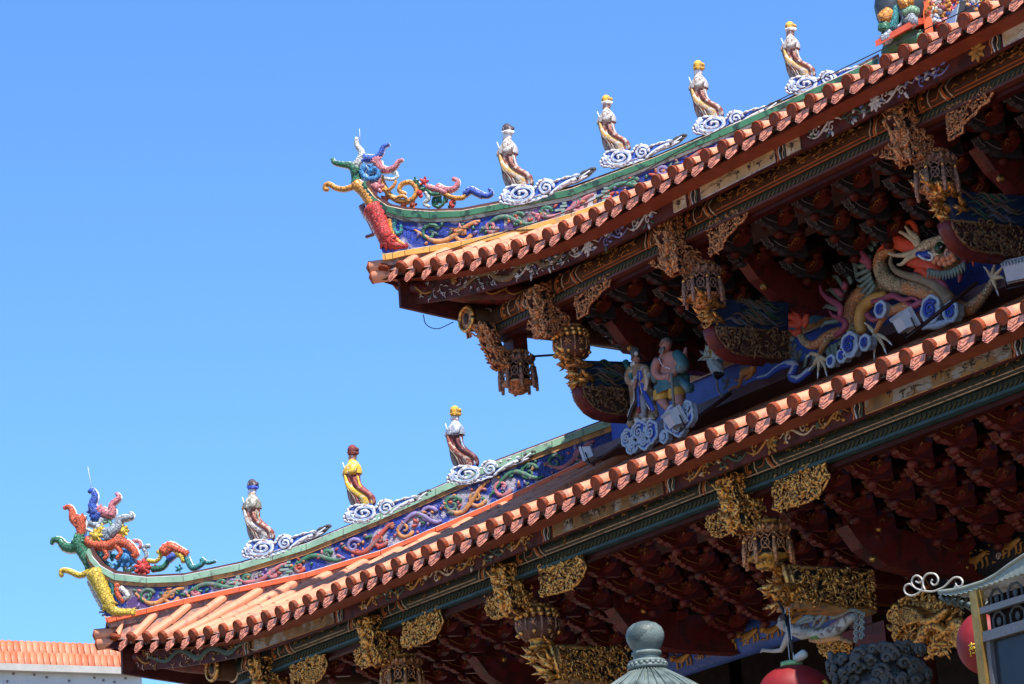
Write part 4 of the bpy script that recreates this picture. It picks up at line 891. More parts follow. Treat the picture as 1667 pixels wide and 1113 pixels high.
# ------------------------------------------------------------------ body of the temple: dark walls, columns, round beams
b = MB()
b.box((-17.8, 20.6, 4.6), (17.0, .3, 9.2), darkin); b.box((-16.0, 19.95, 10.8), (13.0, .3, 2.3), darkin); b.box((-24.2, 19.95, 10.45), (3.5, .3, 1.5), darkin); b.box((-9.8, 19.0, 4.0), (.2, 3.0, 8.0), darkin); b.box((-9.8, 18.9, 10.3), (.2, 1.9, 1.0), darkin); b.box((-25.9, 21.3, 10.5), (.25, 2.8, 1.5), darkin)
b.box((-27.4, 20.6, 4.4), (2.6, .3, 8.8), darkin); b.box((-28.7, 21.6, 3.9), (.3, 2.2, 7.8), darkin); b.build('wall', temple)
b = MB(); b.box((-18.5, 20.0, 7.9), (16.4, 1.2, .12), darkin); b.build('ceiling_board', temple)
col = M('column_lacquer', (.10, .016, .012), .4, var=.3)
cx = [onY(q, 1010, 19.0).x for q in (1478, 1015, 720)]
for x in cx:
    b = MB(); b.lathe((x, 19.0, 0), [(.21, 0), (.21, 6.3), (.19, 7.5)], col, 20)
    for z_ in (6.95, 7.2): b.lathe((x, 19, 0), [(.26, z_ - .06), (.28, z_), (.28, z_ + .05), (.24, z_ + .07)], col, 12)
    b.build('column', temple)
def round_beam(xa, xb, z, r_, base, seed, m2):
    b = MB(); b.tube([(xa, 19, z), (xb, 19, z)], r_, base, n=20); rnd = random.Random(seed)
    f = lambda u, a, o=.004: Vector((u, 19 - (r_ + o) * math.cos(a), z + (r_ + o) * math.sin(a)))
    for s, e in ((1, xa), (-1, xb)):
        for off, m, w in ((.12, goldp, .012), (.2, m2, .016), (.28, goldp, .01), (.50, cream, .012), (.54, orl, .016), (.58, cream, .01)):
            b.tube([f(e + s * (off + (.10 * (1 - abs(a)) if off > .4 else 0)), a) for a in [-1 + .25 * i for i in range(9)]], w * .6, m, n=4)
        for a in (-.8, -.45, -.1, .3): b.ball(f(e + s * .24, a), .022, orl, 6, 5)
    nc = max(3, int(abs(xb - xa) / .5))
    for k_ in range(nc):
        u0 = lerp(xa + .75, xb - .6, (k_ + .5) / nc); a0 = -.28 + .12 * (k_ % 2)
        b.tube([f(u0 - .13, a0 + .1, .01), f(u0, a0, .02), f(u0 + .12, a0 + .2, .01)], [.02, .04, .02], goldp, n=6, squash=(Y, .4)); b.ball(f(u0 - .16, a0 + .22, .012), (.035, .02, .035), goldp, 7, 5)
        for q_ in (-.1, -.03, .06, .12): b.tube([f(u0 + q_, a0, .01), f(u0 + q_ - .02, a0 - .35, .01), f(u0 + q_ - .05, a0 - .42, .01)], [.014, .010, .008], goldp, n=5)
        for q_ in range(12):
            u = u0 + rnd.uniform(-.18, .18); a = a0 + rnd.uniform(-.4, .5); an = rnd.uniform(0, 6.28); q = rnd.uniform(.015, .03)
            b.tube([f(u, a), f(u + q * math.cos(an), a + 3 * q * math.sin(an), .012), f(u + 2 * q * math.cos(an + .6), a + 5 * q * math.sin(an + .6))], [.006, .012, .004], goldp, n=4)
        c_ = f(u0 + .26, a0 - .15, .01); b.tube([c_ + g_ for g_ in spiral(Vector(), X, Z, .035, 1.3, 10)], .009, M('beam_cloud', (.45, .33, .28), .6), n=5)
    b.build('round_beam', temple)
bb = M('beam_blue', (.045, .10, .36), .45, var=.4, scale=3)
round_beam(cx[1] + .2, cx[0] - .2, onY(1190, 1048, 19).z, .16, bb, 1, bluep)
round_beam(cx[0] + .2, -11, onY(1540, 928, 19).z, .18, M('beam_teal', (.02, .028, .045), .45, var=.4), 2, cream)
# curved red tie beams running inward behind the lower pendants
for x in LP:
    b = MB(); z_ = zpL - .02
    pr_ = [(17.5, z_ + .02), (17.65, z_ - .16), (17.9, z_ - .30), (18.2, z_ - .34), (19.0, z_ - .34), (19.0, z_ - .02), (18.3, z_ - .0), (17.9, z_ + .04)]
    b.prism([Vector((x - .08, u, v)) for u, v in pr_], (.16, 0, 0), redwood); b.box((x, 17.75, z_ + .1), (.2, .3, .16), redwood)
    for s in (0, 1): b.ball((x + .1, 17.72 + s * .1, z_ - .26 + s * .26), (.028, .035, .03), gold, 8, 6); 
    b.build('moon_beam', temple)
for x in UP[1:]:
    b = MB(); z_ = zpU + .02
    pr_ = [(18.25, z_ + .06), (18.4, z_ - .12), (18.65, z_ - .30), (18.9, z_ - .36), (19.5, z_ - .36), (19.5, z_ + .04)]
    b.prism([Vector((x - .07, u, v)) for u, v in pr_], (.14, 0, 0), redwood); b.box((x, 18.45, z_ + .12), (.18, .26, .14), redwood); b.ball((x + .07, 18.45, z_ - .2), (.03, .04, .04), gold, 7, 6); b.build('moon_beam', temple)
# red blocks stacked on the column at the right and its big corbel
b = MB()
for (px_, py_, w, h) in ((1425, 975, .32, .14), (1430, 1010, .30, .12), (1425, 1045, .75, .22), (1440, 945, .22, .12)):
    p = onY(px_, py_, 18.6); b.box(p, (w, .4, h), redwood)
    b.box(p + Z * (-h / 2 - .015), (w * .9, .36, .03), M('amber_edge', (.18, .05, .015), .5))
b.build('bracket_block', temple)

# ------------------------------------------------------------------ carved gold dragon, apsara, stone dragon column
def on(px_, py_, y): return onY(px_, py_, y)
bp = on(1520, 1010, 18.3); t = thing('gilded_dragon_bracket', 'gilded openwork dragon carving under the dark round beam beside the kiosk roof', 'carving', bp)
b = MB(); q8 = lambda x, y: (1200 + x / 2.57, 680 + y / 2.57)
pg = [((p := on(*q8(*q), 18.3)).x, p.z) for q in [(650,785),(740,765),(820,745),(930,800),(945,850),(920,930),(890,985),(820,985),(760,975),(660,990),(640,985),(690,940),(665,900),(655,840)]]
carve(b, Vector((0, 18.3, 0)), X, Z, -Y, pg, gold, black, 800, th=.05, sz=2.3, seed=77, border=False)
for pts in ([(620,985),(700,970),(770,930),(790,880),(840,870),(880,900)], [(700,790),(760,810),(800,850),(850,830),(880,800)], [(860,900),(900,880),(930,850),(925,960)]):
    b.tube(cr([on(*q8(*q), 18.22) for q in pts], 4), [.02, .06, .035], gold, n=8, rings=True)
for k_ in range(9): b.tube(spiral(on(*q8(662 + (k_ % 2) * 8, 800 + k_ * 14), 18.24), X, Z, .045, 1.1, 10), [.020, .012], gold, n=6); b.tube(cr([on(*q8(675, 795 + k_ * 9), 18.24), on(*q8(715, 805 + k_ * 7), 18.20), on(*q8(765, 830 + k_ * 2), 18.22)], 3), [.008, .018, .010], gold, n=5)
for k_ in range(8): b.tube(cr([on(*q8(880, 850 + k_ * 4), 18.24), on(*q8(905 + k_ * 3, 830 + k_ * 18), 18.20), on(*q8(925 + k_ * 2, 820 + k_ * 22), 18.23)], 3), [.022, .018, .004], gold, n=5)
b.build('carving', t)
g2 = lambda x, y: (1230 + x / 3.815, 960 + y / 3.815); ya = 17.4
t = thing('apsara_statue', 'pale flying figure in mauve robe with grey ribbons, above the large red lantern', 'statue', on(1330, 1030, ya))
b = MB()
P_ = lambda *q: [on(*g2(*p), ya + .02 * i * 0) for i, p in enumerate(q)]
b.tube(cr(P_((190,235),(260,250),(340,265),(420,270),(500,250),(560,200),(620,160)), 4), [.04, .05, .045, .055, .05, .03], M('robe_grey', (.34, .35, .33), .6, var=.4, dirt=(.12, .10, .10), amt=.3, dscale=20), n=10)
for q in range(5): b.tube(cr(P_((400 + q * 6, 300 - q * 8),(480, 262 - q * 10),(560, 205 - q * 9),(630, 160 - q * 4)), 3), [.012, .026, .02, .01], (M('robe_mauve', (.24, .12, .17), .6, var=.3), MATS['robe_grey'])[q % 2], n=6)
for q in range(5): b.tube(cr(P_((230, 240 + q * 7),(300, 258 + q * 6),(380, 275 + q * 5)), 3), [.006, .012, .006], MATS['robe_grey'], n=5)
pale = M('apsara_skin', (.40, .37, .34), .6, var=.2)
b.tube(P_((215,255),(190,320),(160,375),(110,380),(45,375)), [.035, .03, .022, .018, .015], pale, n=7)
b.tube(P_((260,230),(300,260),(350,285),(290,290),(230,265)), [.035, .035, .03, .025], pale, n=7)
for q in range(5): b.tube(P_((60,375),(40 - q * 3, 362 + q * 7)), [.008, .004], pale, n=4)
h = on(*g2(172, 205), ya); b.ball(h, (.055, .05, .07), pale, 10, 8); b.ball(h + Vector((.03, 0, .04)), (.05, .05, .045), inkm, 8, 6); b.tube([h - Vector((.05, .0, .0)), h - Vector((.065, .02, .01))], .012, pale, n=5)
for s in (-.012, .022): b.ball(h + Vector((s, -.048, .012)), .006, inkm, 4, 3)
b.build('figure', t)
b = MB()
for pts in ([(245,115),(300,130),(400,135),(410,160),(340,190),(260,215)], [(330,260),(400,220),(450,140),(480,130),(470,170),(520,160),(600,125),(680,150)], [(250,210),(320,170),(370,180),(350,240)]):
    b.tube(cr(P_(*pts), 4), [.012, .028, .02, .02, .01], M('ribbon_grey', (.20, .23, .21), .5), n=6, squash=(Y, .5))
for i in range(9): b.tube(spiral(on(*g2(625 + (i % 2) * 35, 150 + i * 20), ya), X, Z, .035, 1.3, 10), .010, M('ribbon_grey', (.2, .2, .2)), n=5)
b.tube(P_((340,310),(400,318),(520,300),(600,330)), [.02, .03, .015], ochre, n=6); b.tube(cr(P_((350,290),(400,280),(420,260)), 3), [.03, .05, .02], M('sash_bright_green', (.05, .16, .03)), n=6)
b.build('ribbon', t)
t2 = MB(); carve(t2, Vector((0, 17.9, 0)), X, Z, -Y, [((p := on(*g2(*q), 17.9)).x, p.z) for q in [(395,325),(500,305),(600,330),(605,400),(560,425),(450,410),(405,370)]], gold, None, 2500, sz=1.1, seed=4)
t2.build('corbel_carving', temple)
yc = 17.2; t = thing('stone_dragon_column', 'grey stone column wrapped by a carved dragon, top just showing between lantern and kiosk', 'column', (on(1435, 1100, yc).x, yc, 0))
c = Vector((on(1435, 1100, yc).x, yc, 0)); zt = on(1435, 1064, yc).z
b = MB(); b.lathe(c, [(.32, 0), (.30, 5.5), (.27, zt - .25), (.2, zt - .02)], stone, 18); b.build('shaft', t)
b = MB(); rnd = random.Random(3)
b.tube([c + Vector((.33 * math.cos(a), .33 * math.sin(a), zt - .12 - a * .09)) for a in [i * .35 for i in range(44)]], [.06, .12, .13, .12], stone, n=9, rings=True)
for i in range(170):
    a = rnd.uniform(math.pi, 2 * math.pi + .6); z_ = zt - rnd.random() ** 2 * .9 - .02; rr = rnd.uniform(.28, .42); q = c + Vector((rr * math.cos(a), rr * math.sin(a), z_))
    b.tube(spiral(q, Vector((-math.sin(a), math.cos(a), 0)), Z, rnd.uniform(.03, .07), 1.2, 9), [.022, .012], stone, n=5)
b.build('dragon_relief', t)

# ------------------------------------------------------------------ mosaic dragon on the wall above the lower roof
d4 = lambda x, y: (1260 + x / 3.975, 340 + y / 3.975); yd = 19.12
D = lambda pts, o=0: [onY(*d4(*p), yd - o) for p in pts]
ds = 3.975 * 168
scale_m = M('dragon_scales', (.66, .48, .28), .42, .1, var=.3, scale=10, vor=34, bump=1.0, dirt=(.66, .28, .12), amt=.4, dscale=3)
belly = M('dragon_belly', (.55, .28, .07), .5, var=.2); flame = M('flame_red', (.66, .075, .03), .5, var=.25); tendril = M('tendril_pink', (.32, .07, .11), .5, var=.2)
spine = M('spine_grey_green', (.16, .22, .19), .5, var=.2); limb = M('limb_cream', (.62, .48, .31), .5, var=.25)
t = thing('wall_dragon_statue', 'large scaled dragon sculpture with red mane climbing the wall above the lower tiled roof', 'dragon statue', onY(1440, 560, yd))
b = MB()
def body(pts, rs, o=0, bel=None):
    P = cr(D(pts, o), 8); b.tube(P, [q / ds for q in rs], scale_m, n=14, rings=True); return P
P1 = body([(520,815),(505,760),(498,690),(515,620),(560,560),(630,515),(710,492),(790,490)], [38, 44, 50, 50, 47, 43, 38], 0)
P2 = body([(775,268),(720,280),(690,320),(690,380),(715,440),(770,485),(840,505),(920,520),(990,545),(1060,580),(1130,620)], [24, 34, 40, 44, 47, 47, 45, 49, 52, 50, 36], .12)
P3 = body([(150,735),(160,790),(185,845),(235,880),(290,870),(330,835),(380,812),(430,800)], [12, 18, 24, 28, 30, 32, 36], .02)
b.tube(cr(D([(570,800),(560,720),(580,640),(640,585),(720,560)], .10), 6), [34 / ds, 42 / ds, 38 / ds, 30 / ds], belly, n=10, rings=True)
b.tube(cr(D([(760,300),(755,350),(790,400),(860,430),(940,450),(1020,480),(1090,530),(1140,590)], .20), 6), [8 / ds, 20 / ds, 28 / ds, 40 / ds], M('belly_grey', (.26, .19, .12), .5), n=10, rings=True)
b.tube(cr(D([(1150,610),(1200,640),(1255,650),(1320,600),(1370,545),(1400,490),(1415,455)], .05), 5), [q / ds for q in (48, 44, 38, 26, 20, 16)], scale_m, n=10, rings=True)
b.tube(cr(D([(370,815),(345,850),(315,895),(290,945)], .06), 4), [26 / ds, 20 / ds, 14 / ds], scale_m, n=8, rings=True)
b.tube(cr(D([(880,630),(800,645),(730,680),(690,735),(655,800)], .16), 4), [34 / ds, 28 / ds, 20 / ds, 14 / ds], scale_m, n=8, rings=True)
b.build('body', t)
b = MB()
b.v
for hub, tips in (((1415,450), [[(1390,410),(1370,385)], [(1420,390),(1432,350)], [(1460,400),(1490,362)], [(1470,440),(1498,455)], [(1430,490),(1442,525)]]),
                  ((290,950), [[(240,935),(225,945)], [(265,1000),(240,1025)], [(290,1010),(285,1060)], [(325,1010),(335,1050)], [(335,975),(370,970)]]),
                  ((652,805), [[(615,760),(600,745)], [(635,860),(612,880)], [(655,880),(650,935)], [(700,870),(715,905)], [(715,835),(745,860)]])):
    for p in tips:
        b.tube(cr(D([hub] + p, .14), 3), [.018, .020, .012, .008], limb, n=6, rings=True)
        e = D([p[-1]], .15)[0]; e0 = D([p[-2]], .15)[0]; b.tube([e, e + (e - e0).normalized() * .05 - Z * .01], [.011, .002], white, n=5)
    b.build('claw', t); b = MB()
b = MB()   # back fins
def fins(P, side, n, h):
    m_ = len(P)
    for i in range(1, n):
        k_ = i * (m_ - 2) / n; j = int(k_); p = P[j].lerp(P[j + 1], k_ - j); tg = (P[j + 1] - P[j]).normalized(); nr = Vector((tg.z, 0, -tg.x)) * side
        b.tube([p + nr * h * .6, p + nr * h * 1.25 + tg * .01, p + nr * h * 1.5 - tg * .03], [.028, .024, .004], spine, n=5, squash=(Y, .5))
fins(P1, -1, 15, .30); b.build('back_fin', t)
b = MB(); fins(P2[:34], 1, 15, .24); b.build('back_fin', t)
b = MB(); fins(P3, 1, 12, .16); b.build('back_fin', t)
# head
b = MB()
hm = M('head_scales', (.70, .52, .33), .45, .1, var=.3, scale=14, vor=26, bump=.8)
b.tube(cr(D([(930,262),(985,240),(1040,215),(1085,195),(1110,190)], .22), 4), [q / ds for q in (24, 38, 34, 26, 16)], hm, n=10)
b.tube(cr(D([(1050,300),(1110,275),(1160,275),(1200,285)], .20), 4), [q / ds for q in (50, 52, 40, 18)], hm, n=10)
for i, (x_, y_) in enumerate([(1040,340),(1075,350),(1110,355),(1140,345),(1165,325),(1060,318),(1095,325),(1130,318),(1155,298)]): b.ball(D([(x_, y_)], .30)[0], (.030, .03, .028), M('coral_snout', (.78, .30, .15), .45, var=.2), 7, 6)
b.ball(D([(1072, 252)], .30)[0], (.055, .04, .055), M('eye_green', (.02, .07, .03), .2), 10, 8); b.ball(D([(1078, 248)], .345)[0], (.028, .02, .028), black, 8, 6); b.ball(D([(1082, 243)], .37)[0], .008, white, 5, 4)
b.tube(D([(1030,235),(1050,215),(1085,208),(1120,225),(1135,255)], .28), .018, hm, n=6)
b.tube([D([(1125, 290)], .30)[0] + q for q in spiral(Vector(), X, Z, .05, 1.2, 12)], .014, M('nostril_pink', (.5, .3, .25)), n=5)
b.tube(cr(D([(930,290),(970,300),(1000,292),(1020,310)], .24), 3), [.03, .04, .02], bluep, n=6); b.tube(cr(D([(935,300),(975,325),(1015,330),(1030,300),(1000,280)], .27), 3), .012, white, n=5)
b.tube(cr(D([(860,345),(930,350),(1000,360),(1060,400),(1110,430)], .18), 4), [.03, .06, .07, .05, .02], flame, n=8); b.tube(cr(D([(910,400),(960,395),(1010,420),(1080,440)], .20), 3), [.01, .04, .05, .02], flame, n=7)
for p in ([(930,235),(900,200),(840,160),(770,125)], [(920,180),(880,150),(850,110)], [(935,270),(860,295),(790,300),(740,285)], [(925,290),(870,320),(830,355),(800,360)], [(940,235),(930,195),(930,175)]): b.tube(cr(D(p, .24), 4), [.030, .026, .018, .012], limb, n=6, rings=True)
b.build('head', t)
b = MB()
for p, w in (([(940,250),(860,235),(790,200),(740,160),(710,105),(665,92)], .05), ([(900,285),(840,245),(770,225),(710,240),(670,272)], .045), ([(925,175),(915,125),(885,85),(850,90),(830,70)], .03), ([(1285,320),(1285,340),(1290,370)], .015)):
    b.tube(cr(D(p, .20), 4), [w, w * 1.2, w * .7, .006], flame, n=7, squash=(Y, .6)); b.build('mane', t); b = MB()
for p in ([(180,745),(130,700),(60,690),(30,640),(35,590),(55,592)], [(175,730),(150,680),(110,630),(95,580),(130,570)], [(190,730),(215,680),(180,620),(170,580),(205,575)], [(170,750),(100,745),(50,760),(30,720),(50,705)], [(195,760),(215,710),(200,660)], [(170,790),(120,800),(80,770)]):
    b.tube(cr(D(p, .04), 4), [.034, .036, .024, .014, .005], flame, n=7, squash=(Y, .6))
b.build('tail_flame', t)
b = MB()
for p in ([(620,385),(605,330),(560,275),(530,225)], [(605,350),(565,325),(520,322)], [(430,690),(425,630),(350,580),(310,540),(298,495)], [(400,820),(450,780),(462,735),(420,705),(380,690),(355,655)], [(640,602),(700,590),(770,560),(840,590),(900,575),(960,612)], [(1020,455),(1085,475),(1125,530),(1150,582)], [(1240,330),(1205,385),(1205,440),(1195,475)], [(455,520),(460,490),(452,470)], [(600,680),(640,715),(690,710)], [(440,560),(410,530),(380,520)], [(960,600),(900,625),(850,600)]):
    b = MB(); b.tube(cr(D(p, .19), 4), [.028, .034, .024, .008], tendril, n=6); b.build('tendril', t)
b = MB()
for i in range(13):
    u = i / 12; p = (lerp(1000, 1225, u), 390 + 55 * math.sin(u * 2.4) - 80 * u); b.tube(D([p, (p[0] + 5, p[1] + 25), (p[0] - 12 + i * 2, p[1] + 58)], .26), [.022, .018, .003], spine, n=5)
b.build('beard', t)
def wallcloud(b, pts, y_off, big=1):
    for (x_, y_, r_) in pts:
        c = D([(x_, y_)], y_off)[0]; rr = r_ / ds * 1.08; k_ = 42
        out = [c + X * (rr * (.93 + .12 * abs(math.sin(j * math.pi * 7 / k_))) * math.cos(6.283 * j / k_)) + Z * (rr * (.93 + .12 * abs(math.sin(j * math.pi * 7 / k_))) * math.sin(6.283 * j / k_)) for j in range(k_)]
        b.prism(out, (0, .08, 0), lblue, lblue); b.tube(out + [out[0]], .018, M('cloud_edge', (.42, .50, .60), .6), n=6)
        b.tube(spiral(c - Y * .015, X, Z, rr * .72, 2.1, 30, .5, .05), [rr * .16, rr * .07], bluep, n=6)
for q_ in [(490,880,66), (1015,650,72), (590,865,40), (690,650,42), (1145,665,52), (370,985,30), (440,950,34)]:
    b = MB(); wallcloud(b, [q_], .24); b.build('cloud', t)
b = MB(); b.tube(cr(D([(960,770),(1010,750),(1080,745),(1150,720)], .2), 3), [.02, .05, .02], lblue, n=6); b.build('wave', t)
b = MB()
for q, m_ in ((0, lblue), (10, bluep)): b.tube(cr(D([(-110, 1090 + q), (-40, 1075 + q), (20, 1030 + q), (90, 1000 + q), (140, 1010 + q), (110, 1080 + q), (160, 1095 + q), (230, 1040 + q)], .1), 4), [.01, .03, .035, .03], m_, n=6)
b.build('wave', t)

# ------------------------------------------------------------------ two immortals on the wall ridge
w5 = lambda x, y: (860 + x / 5.06, 540 + y / 5.06); yq = 18.35
Wp = lambda x, y, o=0: onY(*w5(x, y), yq - o)
def loftW(b, secs, m, d=.07, fold=.10, n=16, o=0):
    rows = []
    for i, (y, a, c) in enumerate(secs):
        A, B = Wp(a, y), Wp(c, y); cc = (A + B) / 2; rx = (B - A).length / 2
        rows.append([Vector((cc.x + rx * (1 + fold * math.sin(j * 2.3 + i * .4)) * math.cos(6.283 * j / n), cc.y - o + d * (1 + fold * math.sin(j * 2.9 + i * .5)) * math.sin(6.283 * j / n), cc.z)) for j in range(n)])
    b.grid(rows, m, True, True)
def hair_head(b, c, r, sk, hair, beard=None):
    b.ball(c, (r * .8, r * .85, r), sk, 12, 10); b.ball(c + Vector((0, .012, r * .35)), (r * .86, r * .88, r * .8), hair, 10, 8)
    b.tube([c + Vector((0, -r * .8, r * .1)), c + Vector((0, -r * 1.08, -r * .18))], [r * .1, r * .16], sk, n=5)
    for s in (-1, 1): b.ball(c + Vector((s * r * .3, -r * .76, r * .12)), r * .09, inkm, 5, 4); b.ball(c + Vector((s * r * .82, 0, 0)), (r * .12, r * .14, r * .24), sk, 6, 5); b.tube([c + Vector((s * r * .12, -r * .85, r * .3)), c + Vector((s * r * .5, -r * .75, r * .3))], r * .06, hair, n=4)
    b.tube([c + Vector((-r * .2, -r * .8, -r * .45)), c + Vector((r * .2, -r * .8, -r * .45))], r * .06, MATS['flame_red'], n=4)
    if beard:
        for i in range(9): a = (i - 4) * .2; b.tube([c + Vector((math.sin(a) * r * .6, -r * .72, -r * .5)), c + Vector((math.sin(a) * r * .7, -r * .85, -r * 1.1)), c + Vector((math.sin(a) * r * .25, -r * .8, -r * (1.9 - abs(a))))], [r * .16, r * .16, r * .03], beard, n=5)
def hand(b, c, d, sk, q=.018):
    b.ball(c, (q * 1.2, q, q * 1.3), sk, 7, 6)
    for i in range(4): s = (i - 1.5) * q * .55; b.tube([c + Vector((s, -q * .3, 0)), c + Vector((s, -q * .9, 0)) + d * q * 1.2, c + Vector((s * .8, -q * .7, 0)) + d * q * 2.0], q * .30, sk, n=4)
    b.tube([c + Vector((q, 0, q * .3)), c + Vector((q * 1.5, -q * .7, q * .9))], q * .33, sk, n=4)
t = thing('elder_statue', 'white bearded old man statue in brown robe with long blue lapels', 'statue', Wp(930, 800))
rob = M('elder_robe', (.34, .22, .13), .6, var=.3, scale=8, dirt=(.50, .47, .44), amt=.3, dscale=12)
b = MB(); loftW(b, [(745, 845, 1060), (700, 832, 1062), (640, 850, 1050), (560, 855, 1030), (480, 845, 1005), (420, 832, 994), (360, 842, 986), (310, 850, 978), (285, 862, 958), (270, 890, 930)], rob)
hair_head(b, Wp(888, 228, .02), .055, skin, MATS['prow_grey'] if 'prow_grey' in MATS else stone, white)
for s, pts in ((-1, [(850,300),(825,370),(850,420),(888,412)]), (1, [(965,300),(985,380),(940,425),(900,418)])): b.tube(cr([Wp(x_, y_, .07) for x_, y_ in pts], 3), [.04, .045, .035], rob, n=8)
hand(b, Wp(885, 405, .13), Z * -1, skin); hand(b, Wp(880, 440, .13), Z * -1, skin); b.build('figure', t)
b = MB()
for pts, m_, w in (([(905,320),(900,400),(905,500),(912,640)], bluep, .022), ([(925,325),(935,420),(965,520),(1010,600),(1030,645)], bluep, .03), ([(880,440),(890,560),(850,650),(830,720)], black, .028), ([(930,520),(950,600),(940,700)], M('skirt_grey', (.22, .22, .24)), .05), ([(915,330),(920,440),(950,545),(1000,640)], white, .005), ([(870,440),(868,560),(835,640),(815,700)], white, .005), ([(955,320),(975,400),(965,480)], M('robe_patch', (.5, .4, .3)), .03)):
    b.tube(cr([Wp(x_, y_, .10) for x_, y_ in pts], 4), [w * .6, w, w], m_, n=6, squash=(Y, .5))
b.box(Wp(912, 645, .13), (.035, .02, .06), M('belt_red', (.2, .02, .02))); 
for x_, y_ in ((845, 765), (905, 735), (965, 735), (1020, 720)): b.tube([Wp(x_, y_ - 30, .07), Wp(x_, y_, .09), Wp(x_ - 8, y_ + 25, .08)], [.03, .045, .01], rob, n=6)
b.build('sash', t)
b = MB(); b.tube([Wp(885, 205, .02), Wp(880, 150, .02), Wp(872, 128, .02)], [.045, .05, .02], M('hat_grey', (.10, .10, .11), .6), n=8); b.ball(Wp(890, 180, .05), .022, white, 6, 5); b.build('hat', t)
b = MB(); b.tube([Wp(800, 245, .06), Wp(835, 330, .08), Wp(850, 390, .08)], [.032, .022, .018], MO['teal'], n=7); b.build('scroll', t)
def cl5(parent, blobs):
    b = MB()
    for x_, y_, r_ in blobs:
        c = Wp(x_, y_, .12); rr = r_ / 5.06 / 150; k_ = 42
        out = [c + X * (rr * (.92 + .12 * abs(math.sin(j * math.pi * 6 / k_))) * math.cos(6.283 * j / k_)) + Z * (rr * (.92 + .12 * abs(math.sin(j * math.pi * 6 / k_))) * math.sin(6.283 * j / k_)) for j in range(k_)]
        b.prism(out, (0, .06, 0), bluep, lblue); b.tube(out + [out[0]], .016, lblue, n=6); b.tube(spiral(c - Y * .012, X, Z, rr * .66, 1.8, 22, 1, .08), [.013, .010], lblue, n=5)
    b.build('cloud_base', parent)
cl5(t, [(915, 830, 85), (1010, 825, 80), (815, 875, 62), (870, 920, 60), (960, 900, 60), (845, 950, 45)])
t = thing('bare_chested_statue', 'bare chested grey bearded statue in teal robe leaning on a staff', 'statue', Wp(1190, 720))
tealr = M('teal_robe', (.04, .13, .15), .55, var=.3, dirt=(.10, .16, .16), amt=.3); yp_ = M('yellow_trousers', (.50, .30, .05), .6, var=.25)
sk2 = M('ruddy_skin', (.42, .19, .15), .6, var=.15)
b = MB(); loftW(b, [(420, 1085, 1290), (380, 1080, 1270), (330, 1075, 1255), (280, 1062, 1262), (230, 1065, 1258), (195, 1080, 1235), (180, 1110, 1190), (165, 1120, 1170)], sk2, .072, .03)
hc = Wp(1132, 108, .05); hair_head(b, hc, .065, MATS['ruddy_skin'], M('hair_grey', (.16, .15, .14), .7, var=.3), M('hair_grey', (.2, .2, .2)))
for pts, rs in (([(1085,540),(1120,590),(1160,640)], [.05, .045, .03]), ([(1240,530),(1245,590),(1235,650)], [.05, .045, .03])): b.tube([Wp(x_, y_, .04) for x_, y_ in pts], rs, sk2, n=9)
for pts in ([(1070,230),(1045,320),(1080,375),(1150,365)], [(1250,215),(1240,290),(1200,340),(1165,372)]): b.tube(cr([Wp(x_, y_, .10) for x_, y_ in pts], 3), [.045, .042, .034, .024], sk2, n=8)
hand(b, Wp(1155, 362, .16), Z * -1, sk2, .02); hand(b, Wp(1178, 380, .16), Z * -1, sk2, .02); b.build('figure', t)
b = MB(); loftW(b, [(500, 1075, 1285), (470, 1070, 1300), (430, 1080, 1310), (395, 1090, 1300), (360, 1130, 1285)], tealr, .12, .12)
b.tube(cr([Wp(x_, y_, .10) for x_, y_ in [(1220,180),(1262,230),(1275,290),(1240,300)]], 3), [.05, .06, .05], tealr, n=8); b.tube(cr([Wp(x_, y_, .08) for x_, y_ in [(1065,220),(1040,280),(1045,350),(1060,400)]], 3), [.03, .045, .05], tealr, n=8)
b.tube(cr([Wp(x_, y_, .08) for x_, y_ in [(1260,400),(1310,450),(1340,470),(1300,490)]], 3), [.04, .05, .02], tealr, n=7); b.tube(cr([Wp(x_, y_, .11) for x_, y_ in [(1075,220),(1110,280),(1170,305)]], 3), .006, white, n=4); b.build('robe', t)
b = MB()
for x0_, x1_, yy in ((1068, 1175, 510), (1195, 1285, 500)): loftW(b, [(yy + 55, x0_ + 25, x1_ - 15), (yy + 40, x0_ + 2, x1_), (yy + 10, x0_, x1_ + 3), (yy - 30, x0_ + 8, x1_ - 2)], yp_, .08, .12, o=.02)
b.build('trousers', t)
b = MB(); b.tube([Wp(1178, 340, .18), Wp(1190, 480, .17), Wp(1200, 620, .15)], .014, M('staff', (.16, .17, .15)), n=6); b.build('staff', t)
b = MB(); b.tube(cr([Wp(x_, y_, -.02) for x_, y_ in [(1265,330),(1285,230),(1300,130)]], 3), [.05, .035, .012], M('peach_horn', (.42, .18, .14)), n=7); b.build('gourd_tail', t)
cl5(t, [(1190, 720, 95), (1300, 690, 80), (1240, 790, 62), (1120, 865, 42), (1310, 630, 50)])
